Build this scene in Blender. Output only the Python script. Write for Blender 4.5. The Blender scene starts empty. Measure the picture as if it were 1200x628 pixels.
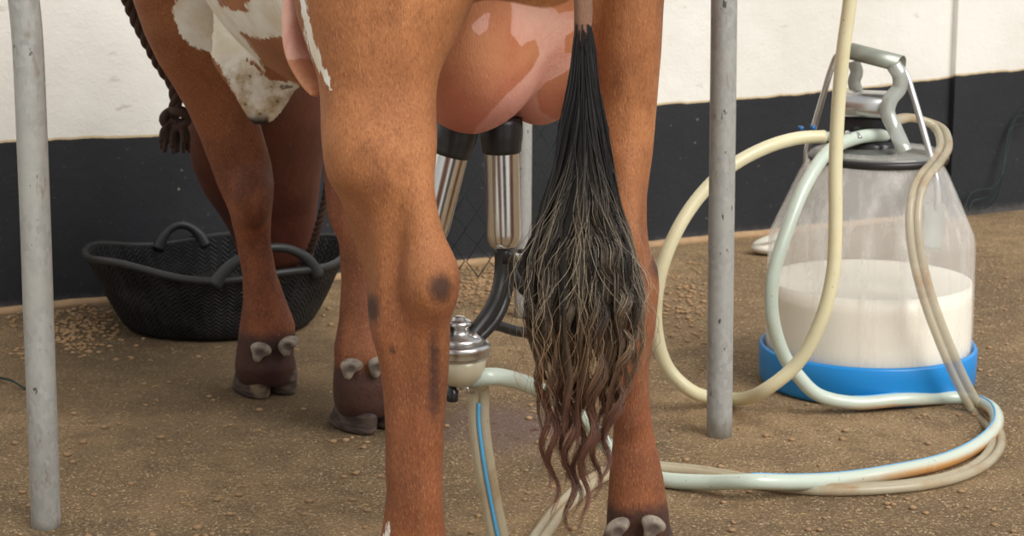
import bpy, math, random
import numpy as np
from mathutils import Vector
random.seed(7); rng = np.random.default_rng(7)
PI = math.pi
COL = bpy.context.scene.collection

# ------------------------------------------------------------------ camera model (used to place things at real depths)
H = 1.0; PITCH = math.radians(11.5); FPX = 2400.0; CX, CY = 600.0, 314.0
cp, sp = math.cos(PITCH), math.sin(PITCH)

def P(px, py, D):
    u = (px-CX)/FPX; v = (CY-py)/FPX
    dx, dy, dz = u, cp+v*sp, -sp+v*cp
    s = D/dy
    return Vector((dx*s, D, H+dz*s))

def G(px, py, z=0.0):
    u = (px-CX)/FPX; v = (CY-py)/FPX
    dx, dy, dz = u, cp+v*sp, -sp+v*cp
    s = (z-H)/dz
    return Vector((dx*s, dy*s, z))

def proj(V):
    x = V[:, 0]; y = V[:, 1]; z = V[:, 2]-H
    dep = y*cp - z*sp; up = y*sp + z*cp
    return CX+FPX*x/dep, CY-FPX*up/dep

# ------------------------------------------------------------------ material helpers
class NT:
    def __init__(s, name):
        s.m = bpy.data.materials.new(name); s.m.use_nodes = True
        s.t = s.m.node_tree; s.t.nodes.clear()
        s.out = s.n('ShaderNodeOutputMaterial')
        s.b = s.n('ShaderNodeBsdfPrincipled'); s.l(s.b.outputs[0], s.out.inputs[0])
    def n(s, t, **k):
        x = s.t.nodes.new(t)
        for a, b in k.items(): setattr(x, a, b)
        return x
    def l(s, a, b): s.t.links.new(a, b)
    def put(s, sock, v):
        if hasattr(v, 'is_output'): s.l(v, sock)
        elif isinstance(v, (tuple, list)):
            sock.default_value = tuple(v)+(1,) if (len(v) == 3 and len(sock.default_value) == 4) else v
        else: sock.default_value = v
    def co(s, kind='Object'): return s.n('ShaderNodeTexCoord').outputs[kind]
    def mapv(s, vec, scale=(1, 1, 1), loc=(0, 0, 0), rot=(0, 0, 0)):
        m = s.n('ShaderNodeMapping'); s.l(vec, m.inputs[0]); m.inputs['Scale'].default_value = scale
        m.inputs['Location'].default_value = loc; m.inputs['Rotation'].default_value = rot
        return m.outputs[0]
    def noise(s, vec, scale, detail=4, rough=.55, dist=0):
        x = s.n('ShaderNodeTexNoise'); s.l(vec, x.inputs['Vector']); x.inputs['Scale'].default_value = scale
        x.inputs['Detail'].default_value = detail; x.inputs['Roughness'].default_value = rough
        x.inputs['Distortion'].default_value = dist; return x.outputs['Fac']
    def voro(s, vec, scale, feature='F1', out='Distance'):
        x = s.n('ShaderNodeTexVoronoi', feature=feature); s.l(vec, x.inputs['Vector']); x.inputs['Scale'].default_value = scale
        return x.outputs[out]
    def math(s, op, a, b=0.0, c=0.0, clamp=False):
        x = s.n('ShaderNodeMath', operation=op); x.use_clamp = clamp
        s.put(x.inputs[0], a); s.put(x.inputs[1], b); s.put(x.inputs[2], c); return x.outputs[0]
    def ss(s, v, lo, hi):
        x = s.n('ShaderNodeMapRange', interpolation_type='SMOOTHSTEP'); s.put(x.inputs[0], v)
        x.inputs[1].default_value = lo; x.inputs[2].default_value = hi; return x.outputs[0]
    def mix(s, f, a, b):
        x = s.n('ShaderNodeMix', data_type='RGBA'); s.put(x.inputs[0], f); s.put(x.inputs[6], a); s.put(x.inputs[7], b)
        return x.outputs[2]
    def attr(s, name, out='Fac'):
        x = s.n('ShaderNodeAttribute'); x.attribute_name = name; return x.outputs[out]
    def bump(s, h, strength=.5, dist=.002, base=None):
        x = s.n('ShaderNodeBump'); s.put(x.inputs['Height'], h); x.inputs['Strength'].default_value = strength
        x.inputs['Distance'].default_value = dist
        if base: s.l(base, x.inputs['Normal'])
        return x.outputs[0]
    def set(s, **k):
        names = dict(color='Base Color', rough='Roughness', metal='Metallic', normal='Normal', spec='Specular IOR Level',
                     sub='Subsurface Weight', subr='Subsurface Radius', subs='Subsurface Scale', coat='Coat Weight', coatr='Coat Roughness',
                     sheen='Sheen Weight', alpha='Alpha', trans='Transmission Weight', ior='IOR', sheenr='Sheen Roughness', sheent='Sheen Tint')
        for a, v in k.items(): s.put(s.b.inputs[names[a]], v)
        return s
    def clear(s, amount):
        """partly see-through plastic: mix with a transparent closure"""
        t = s.n('ShaderNodeBsdfTransparent'); mx = s.n('ShaderNodeMixShader')
        s.put(mx.inputs[0], amount); s.l(s.b.outputs[0], mx.inputs[1]); s.l(t.outputs[0], mx.inputs[2])
        s.l(mx.outputs[0], s.out.inputs[0]); return s

def c(r, g, b):
    f = lambda v: (v/255/12.92 if v/255 <= .04045 else ((v/255+.055)/1.055)**2.4)
    return (f(r), f(g), f(b))

def simple(name, col, rough=.5, metal=0, vary=.12, scale=30, bump=0, **k):
    m = NT(name); o = m.co(); n = m.noise(o, scale)
    lo = tuple(x*(1-vary) for x in col); hi = tuple(min(1, x*(1+vary)) for x in col)
    m.set(color=m.mix(n, lo, hi), rough=rough, metal=metal, **k)
    if bump: m.set(normal=m.bump(m.noise(o, scale*8), bump, .001))
    return m.m

# ------------------------------------------------------------------ object helpers
ORG = {}
def tag(o, label, cat, group=None, kind=None):
    o['label'] = label; o['category'] = cat
    if group: o['group'] = group
    if kind: o['kind'] = kind
    return o
def thing(name, loc, label, cat, group=None):
    o = bpy.data.objects.new(name, None); COL.objects.link(o); o.location = loc; o.empty_display_size = .05
    ORG[o.name] = Vector(loc); return tag(o, label, cat, group)
def mk(name, V, F, mat, parent=None, base=None, smooth=True):
    """V, F in world coordinates; the mesh is stored relative to its thing's base"""
    V = np.asarray(V, dtype=float).reshape(-1, 3)
    org = ORG[parent.name] if parent else Vector(base if base is not None else (V[:, 0].mean(), V[:, 1].mean(), V[:, 2].min()))
    me = bpy.data.meshes.new(name)
    me.from_pydata([tuple(v) for v in (V-np.array(org))], [], [tuple(int(i) for i in f) for f in F])
    me.update(); me.materials.append(mat)
    if smooth: me.polygons.foreach_set('use_smooth', [True]*len(me.polygons))
    o = bpy.data.objects.new(name, me); COL.objects.link(o)
    if parent: o.parent = parent
    else: o.location = org
    ORG[o.name] = org
    return o

class MB:
    def __init__(s): s.V = []; s.F = []
    def add(s, V, F):
        n = len(s.V); s.V += [tuple(v) for v in V]; s.F += [tuple(i+n for i in f) for f in F]; return s
    def build(s, name, mat, parent=None, base=None, smooth=True, auto=None):
        o = mk(name, s.V, s.F, mat, parent, base, smooth)
        if auto:
            e = o.modifiers.new('edges', 'EDGE_SPLIT'); e.split_angle = math.radians(auto)
        return o
    def box(s, cen, half, rot=0, bev=0.0):
        hx, hy, hz = half; b = min(bev, hx, hy, hz)*.99
        ca, sa = math.cos(rot), math.sin(rot)
        if b <= 0: rings = [(-hz, 0), (hz, 0)]
        else: rings = [(-hz, b), (-hz+.3*b, .3*b), (-hz+b, 0), (hz-b, 0), (hz-.3*b, .3*b), (hz, b)]
        V = []; F = []; K = None
        for z, ins in rings:
            r = max(b, .0001); ring = []
            for qx, qy, a0 in ((1, 1, 0), (-1, 1, 90), (-1, -1, 180), (1, -1, 270)):
                for k in range(4):
                    a = math.radians(a0+30*k)
                    x = qx*(hx-r)+(r-ins if b else r)*math.cos(a); y = qy*(hy-r)+(r-ins if b else r)*math.sin(a)
                    ring.append((x, y))
            K = len(ring)
            for x, y in ring: V.append((cen[0]+x*ca-y*sa, cen[1]+x*sa+y*ca, cen[2]+z))
        for i in range(len(rings)-1):
            for j in range(K): F.append((i*K+j, i*K+(j+1) % K, (i+1)*K+(j+1) % K, (i+1)*K+j))
        F.append(tuple(reversed(range(K)))); F.append(tuple((len(rings)-1)*K+j for j in range(K)))
        return s.add(V, F)
    def lathe(s, cen, prof, seg=64, sy=1.0, axis=None, cap=True, off=None):
        """prof: (r, h) list bottom to top; axis: direction vector"""
        V = []; F = []
        ax = Vector(axis or (0, 0, 1)).normalized()
        q = Vector((0, 0, 1)).rotation_difference(ax)
        for i, (r, h) in enumerate(prof):
            for j in range(seg):
                t = 2*PI*j/seg; p = q @ Vector((r*math.cos(t), r*sy*math.sin(t), h)); V.append((cen[0]+p.x, cen[1]+p.y, cen[2]+p.z))
        n = len(prof)
        for i in range(n-1):
            for j in range(seg): F.append((i*seg+j, i*seg+(j+1) % seg, (i+1)*seg+(j+1) % seg, (i+1)*seg+j))
        if cap:
            F.append(tuple(reversed(range(seg)))); F.append(tuple((n-1)*seg+j for j in range(seg)))
        return s.add(V, F)
    def tube(s, pts, rad, seg=12, res=6, smooth=True, cap=True, flat=1.0):
        pts = [Vector(p) for p in pts]
        if smooth and len(pts) > 2: pts, rad = spline(pts, rad, res)
        if not isinstance(rad, (list, tuple)): rad = [rad]*len(pts)
        T = [(pts[min(i+1, len(pts)-1)]-pts[max(i-1, 0)]).normalized() for i in range(len(pts))]
        up = Vector((0, 0, 1)) if abs(T[0].z) < .9 else Vector((0, 1, 0))
        nrm = (up-T[0]*up.dot(T[0])).normalized(); V = []; F = []
        for i, p in enumerate(pts):
            nrm = (nrm-T[i]*nrm.dot(T[i])).normalized(); bi = T[i].cross(nrm)
            for j in range(seg):
                t = 2*PI*j/seg; V.append(p+(nrm*math.cos(t)+bi*math.sin(t)*flat)*rad[i])
        for i in range(len(pts)-1):
            for j in range(seg): F.append((i*seg+j, i*seg+(j+1) % seg, (i+1)*seg+(j+1) % seg, (i+1)*seg+j))
        if cap:
            F.append(tuple(reversed(range(seg)))); F.append(tuple((len(pts)-1)*seg+j for j in range(seg)))
        return s.add(V, F)

def spline(pts, rad=None, res=6):
    out = []; ro = []; n = len(pts)
    rl = rad if isinstance(rad, (list, tuple)) else None
    for i in range(n-1):
        p0 = pts[i-1] if i > 0 else pts[0]*2-pts[1]; p1 = pts[i]; p2 = pts[i+1]
        p3 = pts[i+2] if i+2 < n else pts[n-1]*2-pts[n-2]
        d1 = max((p1-p0).length, 1e-6)**.5; d2 = max((p2-p1).length, 1e-6)**.5; d3 = max((p3-p2).length, 1e-6)**.5
        t0, t1 = 0, d1; t2 = t1+d2; t3 = t2+d3
        for k in range(res):
            t = t1+(t2-t1)*k/res
            A1 = p0*((t1-t)/(t1-t0))+p1*((t-t0)/(t1-t0)); A2 = p1*((t2-t)/(t2-t1))+p2*((t-t1)/(t2-t1)); A3 = p2*((t3-t)/(t3-t2))+p3*((t-t2)/(t3-t2))
            B1 = A1*((t2-t)/(t2-t0))+A2*((t-t0)/(t2-t0)); B2 = A2*((t3-t)/(t3-t1))+A3*((t-t1)/(t3-t1))
            out.append(B1*((t2-t)/(t2-t1))+B2*((t-t1)/(t2-t1)))
            if rl: ro.append(rl[i]+(rl[i+1]-rl[i])*k/res)
    out.append(pts[-1])
    if rl: ro.append(rl[-1])
    return out, (ro if rl else rad)

# ------------------------------------------------------------------ implicit surfaces (smooth union of shaped columns and ellipsoids)
class Ell:
    def __init__(s, cen, r, ax=None, k=.03):
        s.c = np.array(cen, float); s.r = np.array(r, float); s.k = k
        s.M = np.eye(3) if ax is None else np.array(ax, float)   # rows: axes
        R = max(r); e = np.sqrt(((s.M*s.r[:, None])**2).sum(0)); s.lo = s.c-e; s.hi = s.c+e
    def f(s, X, Y, Z):
        d = (X-s.c[0], Y-s.c[1], Z-s.c[2])
        q = [s.M[i, 0]*d[0]+s.M[i, 1]*d[1]+s.M[i, 2]*d[2] for i in range(3)]
        k0 = np.sqrt(sum((q[i]/s.r[i])**2 for i in range(3))); k1 = np.sqrt(sum((q[i]/s.r[i]**2)**2 for i in range(3)))
        return k0*(k0-1)/np.maximum(k1, 1e-6)
class Column:
    """stack of horizontal ellipses: st = (z, cx, cy, a, b); rot turns the ellipse"""
    def __init__(s, st, k=.02, rot=0, sm=.012, capr=.01):
        st = sorted(st); z = np.array([t[0] for t in st]); s.z0, s.z1 = z[0], z[-1]; s.k = k; s.cr = capr
        s.zs = np.linspace(z[0]-.08, z[-1]+.08, 500); dz = s.zs[1]-s.zs[0]; w = max(1, int(sm/dz)); g = np.exp(-np.linspace(-2, 2, 2*w+1)**2); g /= g.sum()
        s.t = []
        for i in range(1, 5):
            v = np.interp(s.zs, z, [t[i] for t in st]); s.t.append(np.convolve(np.pad(v, w, 'edge'), g, 'valid'))
        s.ca, s.sa = math.cos(rot), math.sin(rot)
        m = max(max(s.t[2]), max(s.t[3]))
        s.lo = np.array([s.t[0].min()-m, s.t[1].min()-m, s.z0]); s.hi = np.array([s.t[0].max()+m, s.t[1].max()+m, s.z1])
    def f(s, X, Y, Z):
        cx, cy, a, b = [np.interp(Z, s.zs, t) for t in s.t]
        dx, dy = X-cx, Y-cy; u = dx*s.ca+dy*s.sa; v = -dx*s.sa+dy*s.ca
        k0 = np.sqrt((u/a)**2+(v/b)**2); k1 = np.sqrt((u/a**2)**2+(v/b**2)**2)
        d = k0*(k0-1)/np.maximum(k1, 1e-6)
        h = np.maximum(s.z0-Z, Z-s.z1); r = s.cr
        return np.minimum(np.maximum(d+r, h+r), 0)+np.sqrt(np.maximum(d+r, 0)**2+np.maximum(h+r, 0)**2)-r
def smin(a, b, k):
    h = np.clip(.5+.5*(b-a)/k, 0, 1); return b+(a-b)*h-k*h*(1-h)
def field_at(prims, V):
    d = np.full(len(V), 9.)
    for p in prims: d = smin(d, p.f(V[:, 0], V[:, 1], V[:, 2]), p.k)
    return d
def surface(prims, vox, cuts=(), zmin=None):
    lo = np.min([p.lo for p in prims], 0)-4*vox; hi = np.max([p.hi for p in prims], 0)+4*vox
    n = np.ceil((hi-lo)/vox).astype(int)+1
    F = np.full(n, .3, dtype=np.float32)
    ax = [lo[i]+vox*np.arange(n[i]) for i in range(3)]
    for group, cut in ((prims, False), (cuts, True)):
        for p in group:
            m = p.k*1.2+.02
            i0 = np.maximum(((p.lo-m-lo)/vox).astype(int), 0); i1 = np.minimum(((p.hi+m-lo)/vox).astype(int)+2, n)
            if np.any(i1 <= i0): continue
            X = ax[0][i0[0]:i1[0], None, None]; Y = ax[1][None, i0[1]:i1[1], None]; Z = ax[2][None, None, i0[2]:i1[2]]
            sl = tuple(slice(i0[j], i1[j]) for j in range(3))
            if isinstance(p, Column):
                Z1 = ax[2][i0[2]:i1[2]]; cx, cy, a, b = [np.interp(Z1, p.zs, t)[None, None, :] for t in p.t]
                dx, dy = X-cx, Y-cy; u = dx*p.ca+dy*p.sa; v = -dx*p.sa+dy*p.ca
                k0 = np.sqrt((u/a)**2+(v/b)**2); k1 = np.sqrt((u/a**2)**2+(v/b**2)**2)
                d = k0*(k0-1)/np.maximum(k1, 1e-6); h = np.maximum(p.z0-Z, Z-p.z1)+0*d; r = p.cr
                d = np.minimum(np.maximum(d+r, h+r), 0)+np.sqrt(np.maximum(d+r, 0)**2+np.maximum(h+r, 0)**2)-r
            else: d = p.f(X, Y, Z)
            F[sl] = -smin(-F[sl], d, p.k) if cut else smin(F[sl], d, p.k)
    if zmin is not None: F = np.maximum(F, (zmin-ax[2])[None, None, :]).astype(np.float32)
    S = F < 0; N = n-1
    cs = np.zeros(N, np.int8); 
    for a in (0, 1):
        for b in (0, 1):
            for d in (0, 1): cs += S[a:a+N[0], b:b+N[1], d:d+N[2]]
    act = np.argwhere((cs > 0) & (cs < 8)); idx = np.full(N, -1, np.int64); idx[tuple(act.T)] = np.arange(len(act))
    acc = np.zeros((len(act), 3)); cnt = np.zeros(len(act))
    for axis in range(3):
        o1, o2 = [i for i in range(3) if i != axis]
        for a in (0, 1):
            for b in (0, 1):
                c0 = act.copy(); c0[:, o1] += a; c0[:, o2] += b; c1 = c0.copy(); c1[:, axis] += 1
                f0 = F[tuple(c0.T)]; f1 = F[tuple(c1.T)]; m = (f0 < 0) != (f1 < 0)
                t = f0[m]/(f0[m]-f1[m]); pt = c0[m].astype(float); pt[:, axis] += t
                acc[m] += pt; cnt[m] += 1
    V = lo+vox*(acc/cnt[:, None]); Q = []
    for axis in range(3):
        o1, o2 = (axis+1) % 3, (axis+2) % 3
        s0 = [slice(1, -1)]*3; s0[axis] = slice(0, -1); s1 = list(s0); s1[axis] = slice(1, None)
        A = S[tuple(s0)]; B = S[tuple(s1)]
        for inside in (True, False):
            e = np.argwhere((A != B) & (A == inside)); e[:, o1] += 1; e[:, o2] += 1
            if not len(e): continue
            def cell(a, b):
                q = e.copy(); q[:, o1] -= a; q[:, o2] -= b; return idx[tuple(q.T)]
            q = np.stack([cell(1, 1), cell(0, 1), cell(0, 0), cell(1, 0)], 1)
            Q.append(q if inside else q[:, ::-1])
    return V, np.concatenate(Q)
def poly_sd(px, py, poly):
    """signed distance in the polygon's own units, positive inside"""
    p = np.array(poly, float); q = np.roll(p, -1, 0); d = np.full(len(px), 1e9); ins = np.zeros(len(px), bool)
    for (x0, y0), (x1, y1) in zip(p, q):
        ex, ey = x1-x0, y1-y0; t = np.clip(((px-x0)*ex+(py-y0)*ey)/(ex*ex+ey*ey+1e-9), 0, 1)
        d = np.minimum(d, np.hypot(px-x0-t*ex, py-y0-t*ey))
        cr = ((y0 > py) != (y1 > py)); xi = x0+(py-y0)/(ey if abs(ey) > 1e-9 else 1e-9)*ex; ins ^= cr & (px < xi)
    return np.where(ins, d, -d)
def line_sd(px, py, pts):
    d = np.full(len(px), -1e9)
    for (x0, y0, w0), (x1, y1, w1) in zip(pts, pts[1:]):
        ex, ey = x1-x0, y1-y0; t = np.clip(((px-x0)*ex+(py-y0)*ey)/(ex*ex+ey*ey+1e-9), 0, 1)
        d = np.maximum(d, (w0+(w1-w0)*t)-np.hypot(px-x0-t*ex, py-y0-t*ey))
    return d
def attr(o, name, vals):
    a = o.data.attributes.new(name, 'FLOAT', 'POINT'); a.data.foreach_set('value', np.asarray(vals, np.float32))

# ------------------------------------------------------------------ materials
def m_floor():
    m = NT('rough_concrete_floor'); o = m.co(); 
    big = m.noise(o, 1.6, 5, .6); mid = m.noise(o, 14, 6, .65); fine = m.noise(o, 120, 5, .7)
    col = m.mix(m.ss(big, .35, .7), c(112, 92, 66), c(164, 136, 100))
    col = m.mix(m.math('MULTIPLY', m.ss(mid, .42, .68), .6), col, c(104, 84, 64))
    col = m.mix(m.math('MULTIPLY', m.ss(fine, .5, .72), .75), col, c(204, 174, 136))
    g3 = m.noise(o, 190, 4, .8); col = m.mix(m.math('MULTIPLY', m.ss(g3, .54, .66), .7), col, c(214, 190, 150)); col = m.mix(m.math('MULTIPLY', m.ss(g3, .46, .34), .75), col, c(70, 54, 40)); v = m.voro(o, 150); col = m.mix(m.math('MULTIPLY', m.ss(v, .34, .14), m.ss(m.noise(o, 30, 2), .46, .58)), col, c(224, 198, 158))
    v2 = m.voro(m.mapv(o, (1, 1, 1), (3, 2, 1)), 210); col = m.mix(m.math('MULTIPLY', m.ss(v2, .32, .12), m.ss(m.noise(o, 24, 2), .48, .58)), col, c(48, 36, 28))
    # left-hand shade painted into the floor, a darker patch, then a reddish water stain
    sx = m.n('ShaderNodeSeparateXYZ'); m.l(o, sx.inputs[0])
    def blob(x, y, rx, ry, lo=1.0, hi=.2):
        a = m.math('POWER', m.math('DIVIDE', m.math('SUBTRACT', sx.outputs[0], x), rx), 2); b = m.math('POWER', m.math('DIVIDE', m.math('SUBTRACT', sx.outputs[1], y), ry), 2)
        r = m.math('ADD', m.math('SQRT', m.math('ADD', a, b)), m.math('MULTIPLY', m.math('SUBTRACT', m.noise(o, 5, 5), .5), 1.1)); return m.ss(r, lo, hi)
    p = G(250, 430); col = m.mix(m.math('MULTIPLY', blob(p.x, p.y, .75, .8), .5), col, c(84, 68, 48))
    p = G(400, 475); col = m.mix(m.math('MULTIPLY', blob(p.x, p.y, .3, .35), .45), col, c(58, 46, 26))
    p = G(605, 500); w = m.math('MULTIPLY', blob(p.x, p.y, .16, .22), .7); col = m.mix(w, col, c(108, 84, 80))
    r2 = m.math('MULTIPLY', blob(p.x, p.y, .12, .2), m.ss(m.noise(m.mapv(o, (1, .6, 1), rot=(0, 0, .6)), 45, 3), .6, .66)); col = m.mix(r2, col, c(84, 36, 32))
    h = m.math('ADD', m.math('MULTIPLY', mid, .8), m.math('ADD', m.math('MULTIPLY', fine, .6), m.math('MULTIPLY', m.noise(o, 420, 2), .25)))
    m.set(color=col, rough=m.math('SUBTRACT', .9, m.math('MULTIPLY', w, .5)), spec=.3, normal=m.bump(h, 1.0, .009)); return m.m
def m_wall():
    m = NT('painted_wall'); o = m.co(); sx = m.n('ShaderNodeSeparateXYZ'); m.l(o, sx.inputs[0])
    n1 = m.noise(o, 3, 4); n2 = m.noise(o, 60, 3)
    white = m.mix(m.ss(n1, .3, .75), c(224, 221, 212), c(238, 236, 229))
    white = m.mix(m.math('MULTIPLY', m.ss(m.noise(m.mapv(o, (9, 9, 30)), 1, 3), .68, .75), .35), white, c(160, 140, 122))
    black = m.mix(n1, c(34, 35, 38), c(52, 53, 57))
    black = m.mix(m.math('MULTIPLY', m.ss(m.math('ADD', m.voro(o, 26), m.math('MULTIPLY', m.noise(o, 90, 3), .2)), .2, .13), m.math('MULTIPLY', m.ss(m.noise(o, 9, 2), .54, .62), .6)), black, c(150, 140, 130))
    black = m.mix(m.math('MULTIPLY', m.ss(m.noise(o, 90, 4), .66, .74), .6), black, c(92, 90, 88))
    black = m.mix(m.ss(m.math('ADD', sx.outputs[2], m.math('MULTIPLY', m.math('SUBTRACT', n2, .5), .03)), .03, .0), black, c(84, 82, 80))
    e = m.math('ADD', m.attr('band'), m.math('MULTIPLY', m.math('SUBTRACT', m.noise(o, 12, 3), .5), .014))
    edge = m.math('MULTIPLY', m.ss(m.math('ABSOLUTE', m.math('SUBTRACT', e, .002)), .004, .001), .8)
    col = m.mix(m.ss(e, -.001, .001), black, white); col = m.mix(edge, col, c(196, 170, 120))
    m.set(color=col, rough=.75, spec=.25, normal=m.bump(m.math('ADD', m.noise(o, 18, 4), m.math('MULTIPLY', m.noise(o, 160, 3), .35)), .5, .006)); return m.m
def m_coat():
    m = NT('chestnut_cow_coat'); o = m.co()
    hair = m.noise(m.mapv(o, (1, 1, .28)), 520, 3, .7); soft = m.noise(o, 7, 4); mid = m.noise(o, 34, 4)
    col = m.mix(m.ss(soft, .3, .7), c(144, 88, 50), c(180, 118, 72))
    red = m.attr('red'); big = m.noise(m.mapv(o, (1, 1, .5)), 16, 5, .65); col = m.mix(m.math('MULTIPLY', m.ss(big, .46, .7), .5), col, c(104, 56, 32)); col = m.mix(red, col, m.mix(m.ss(big, .32, .66), c(98, 52, 34), c(140, 80, 50)))
    col = m.mix(m.math('MULTIPLY', m.ss(hair, .52, .75), .32), col, c(222, 164, 112)); col = m.mix(m.math('MULTIPLY', m.ss(hair, .5, .28), .5), col, c(88, 46, 26))
    col = m.mix(m.math('MULTIPLY', m.attr('muzzle'), 1.0), col, c(80, 38, 24)); col = m.mix(m.attr('tailskin'), col, c(128, 96, 78))
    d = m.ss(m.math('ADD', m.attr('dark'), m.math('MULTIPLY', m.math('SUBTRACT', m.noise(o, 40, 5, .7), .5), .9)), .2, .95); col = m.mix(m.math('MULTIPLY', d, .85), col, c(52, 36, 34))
    # bare pink skin of the udder and flank
    pn = m.mix(m.ss(m.noise(o, 22, 4), .3, .7), c(228, 158, 136), c(242, 188, 166))
    pb = m.ss(m.math('ADD', m.attr('udder_brown'), m.math('MULTIPLY', m.math('SUBTRACT', m.noise(o, 26, 4, .6), .5), 1.4)), -.12, .16)
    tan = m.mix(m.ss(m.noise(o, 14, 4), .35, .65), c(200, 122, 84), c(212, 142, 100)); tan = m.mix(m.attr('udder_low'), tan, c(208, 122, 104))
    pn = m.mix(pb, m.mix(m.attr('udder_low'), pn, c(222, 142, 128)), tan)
    hl = m.math('MULTIPLY', m.ss(hair, .45, .65), .35); pn = m.mix(hl, pn, m.mix(pb, c(238, 190, 172), c(208, 150, 112)))
    col = m.mix(m.ss(m.attr('pink'), -.2, .2), col, pn)
    # white patches
    wn = m.mix(m.ss(m.noise(o, 18, 4), .3, .7), c(226, 214, 192), c(243, 239, 230)); wn = m.mix(m.math('MULTIPLY', m.attr('flap'), m.ss(m.noise(o, 30, 4, .6), .35, .65)), wn, c(176, 150, 112))
    spots = m.math('MULTIPLY', m.ss(m.noise(o, 60, 3), .6, .68), m.math('MULTIPLY', m.attr('flap'), .7)); wn = m.mix(spots, wn, c(58, 46, 40)); wn = m.mix(m.attr('flap_tip'), wn, c(40, 32, 30))
    jag = m.noise(m.mapv(o, (1, 1, .4)), 95, 6, .8); wf = m.ss(m.math('ADD', m.attr('white'), m.math('ADD', m.math('MULTIPLY', m.math('SUBTRACT', jag, .5), 1.5), m.math('MULTIPLY', m.math('SUBTRACT', mid, .5), .3))), -.04, .06)
    col = m.mix(wf, col, wn)
    nb = m.bump(m.math('ADD', m.math('MULTIPLY', hair, .5), m.math('MULTIPLY', m.noise(m.mapv(o, (1, 1, .45)), 22, 5, .6), 1.6)), .6, .005)
    m.set(color=col, rough=.62, spec=.35, normal=nb, sheen=.03, sheenr=.5, sub=.0); return m.m
def m_metal(name, col, rough, sc=1):
    m = NT(name); o = m.co(); n = m.noise(m.mapv(o, (1, 1, .15)), 60*sc, 4)
    m.set(color=m.mix(n, tuple(x*.8 for x in col), col), metal=1, rough=m.math('ADD', rough, m.math('MULTIPLY', n, .12)), normal=m.bump(m.noise(o, 40), .06, .001)); return m.m
def m_galv():
    m = NT('galvanised_steel'); o = m.co(); 
    sp_ = m.voro(m.mapv(o, (1, 1, .6)), 150, out='Color'); s = m.n('ShaderNodeSeparateColor'); m.l(sp_, s.inputs[0])
    n = m.noise(o, 9, 5); col = m.mix(m.math('MULTIPLY', s.outputs[0], .6), c(156, 156, 152), c(186, 186, 182)); col = m.mix(m.ss(n, .4, .7), col, c(174, 174, 168))
    col = m.mix(m.math('MULTIPLY', m.ss(m.noise(m.mapv(o, (1, 1, .3)), 34, 5, .7), .6, .7), .55), col, c(128, 104, 80))
    col = m.mix(m.math('MULTIPLY', m.ss(m.noise(m.mapv(o, (1, 1, .5), (4, 4, 4)), 75, 3), .68, .73), .8), col, c(48, 44, 42))
    m.set(color=col, metal=.25, rough=.5, spec=.4, normal=m.bump(m.noise(o, 110, 4), .25, .002)); return m.m
def m_hose(name, col, stain, clear=0.0, amt=.3, rough=.28):
    m = NT(name); o = m.co(); n = m.noise(o, 9, 4); st = m.math('ADD', m.math('MULTIPLY', m.attr('stain'), m.ss(m.noise(o, 16, 5, .65), .18, .5)), 0.0); st = m.math('MAXIMUM', st, m.math('MULTIPLY', m.ss(m.noise(o, 13, 5, .65), .58-amt*.3, .75), amt*1.6, clamp=True))
    cc = m.mix(n, tuple(x*.86 for x in col), col); cc = m.mix(st, cc, stain); cc = m.mix(m.math('MULTIPLY', m.ss(m.noise(o, 120, 2), .7, .76), .5), cc, (.08, .06, .04))
    m.set(color=cc, rough=rough, spec=.5, coat=.25, coatr=.12, sub=.25, subr=(.02, .015, .01), subs=.5)
    if clear: m.clear(clear)
    return m.m
M = {}
M['floor'] = m_floor(); M['wall'] = m_wall(); M['coat'] = m_coat(); M['galv'] = m_galv()
M['steel'] = m_metal('polished_stainless_steel', (.82, .82, .82), .16); M['grip'] = simple('dull_grip_metal', c(158, 162, 150), .42, metal=.6, vary=.2, scale=30, bump=.1); M['steel_dull'] = m_metal('worn_stainless_steel', (.66, .65, .63), .24)
M['rod'] = m_metal('handle_steel', (.8, .8, .8), .28)
M['rubber'] = simple('black_rubber', (.018, .017, .017), .38, vary=.4, bump=.15)
M['hoof'] = None
def m_hoof():
    m = NT('hoof_horn'); o = m.co(); n = m.noise(m.mapv(o, (1, 1, 5)), 30, 5); col = m.mix(m.ss(n, .3, .7), c(44, 34, 32), c(92, 76, 68)); col = m.mix(m.ss(m.noise(o, 16, 4), .56, .7), col, c(128, 110, 88))
    m.set(color=col, rough=.6, normal=m.bump(n, .5, .002)); return m.m
M['hoof'] = m_hoof()
def m_dew():
    m = NT('dewclaw_horn'); o = m.co(); n = m.noise(o, 60, 4); m.set(color=m.mix(m.attr('inner'), m.mix(m.ss(n, .3, .7), c(104, 92, 82), c(156, 144, 128)), c(74, 60, 52)), rough=.7, normal=m.bump(n, .5, .002)); return m.m
M['dew'] = m_dew()
M['hose_milk'] = m_hose('milky_silicone_hose', c(202, 214, 200), c(200, 136, 52), amt=.22)
M['hose_vac'] = m_hose('cream_rubber_hose', c(230, 222, 184), c(205, 170, 90), amt=.1, rough=.4)
M['hose_pulse'] = m_hose('clear_stained_tube', c(206, 196, 168), c(176, 124, 60), clear=.42, amt=.5)
M['stripe'] = simple('blue_stripe', c(90, 168, 214), .4)
M['blue'] = simple('blue_plastic', c(28, 138, 214), .35, vary=.05, scale=6)
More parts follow.
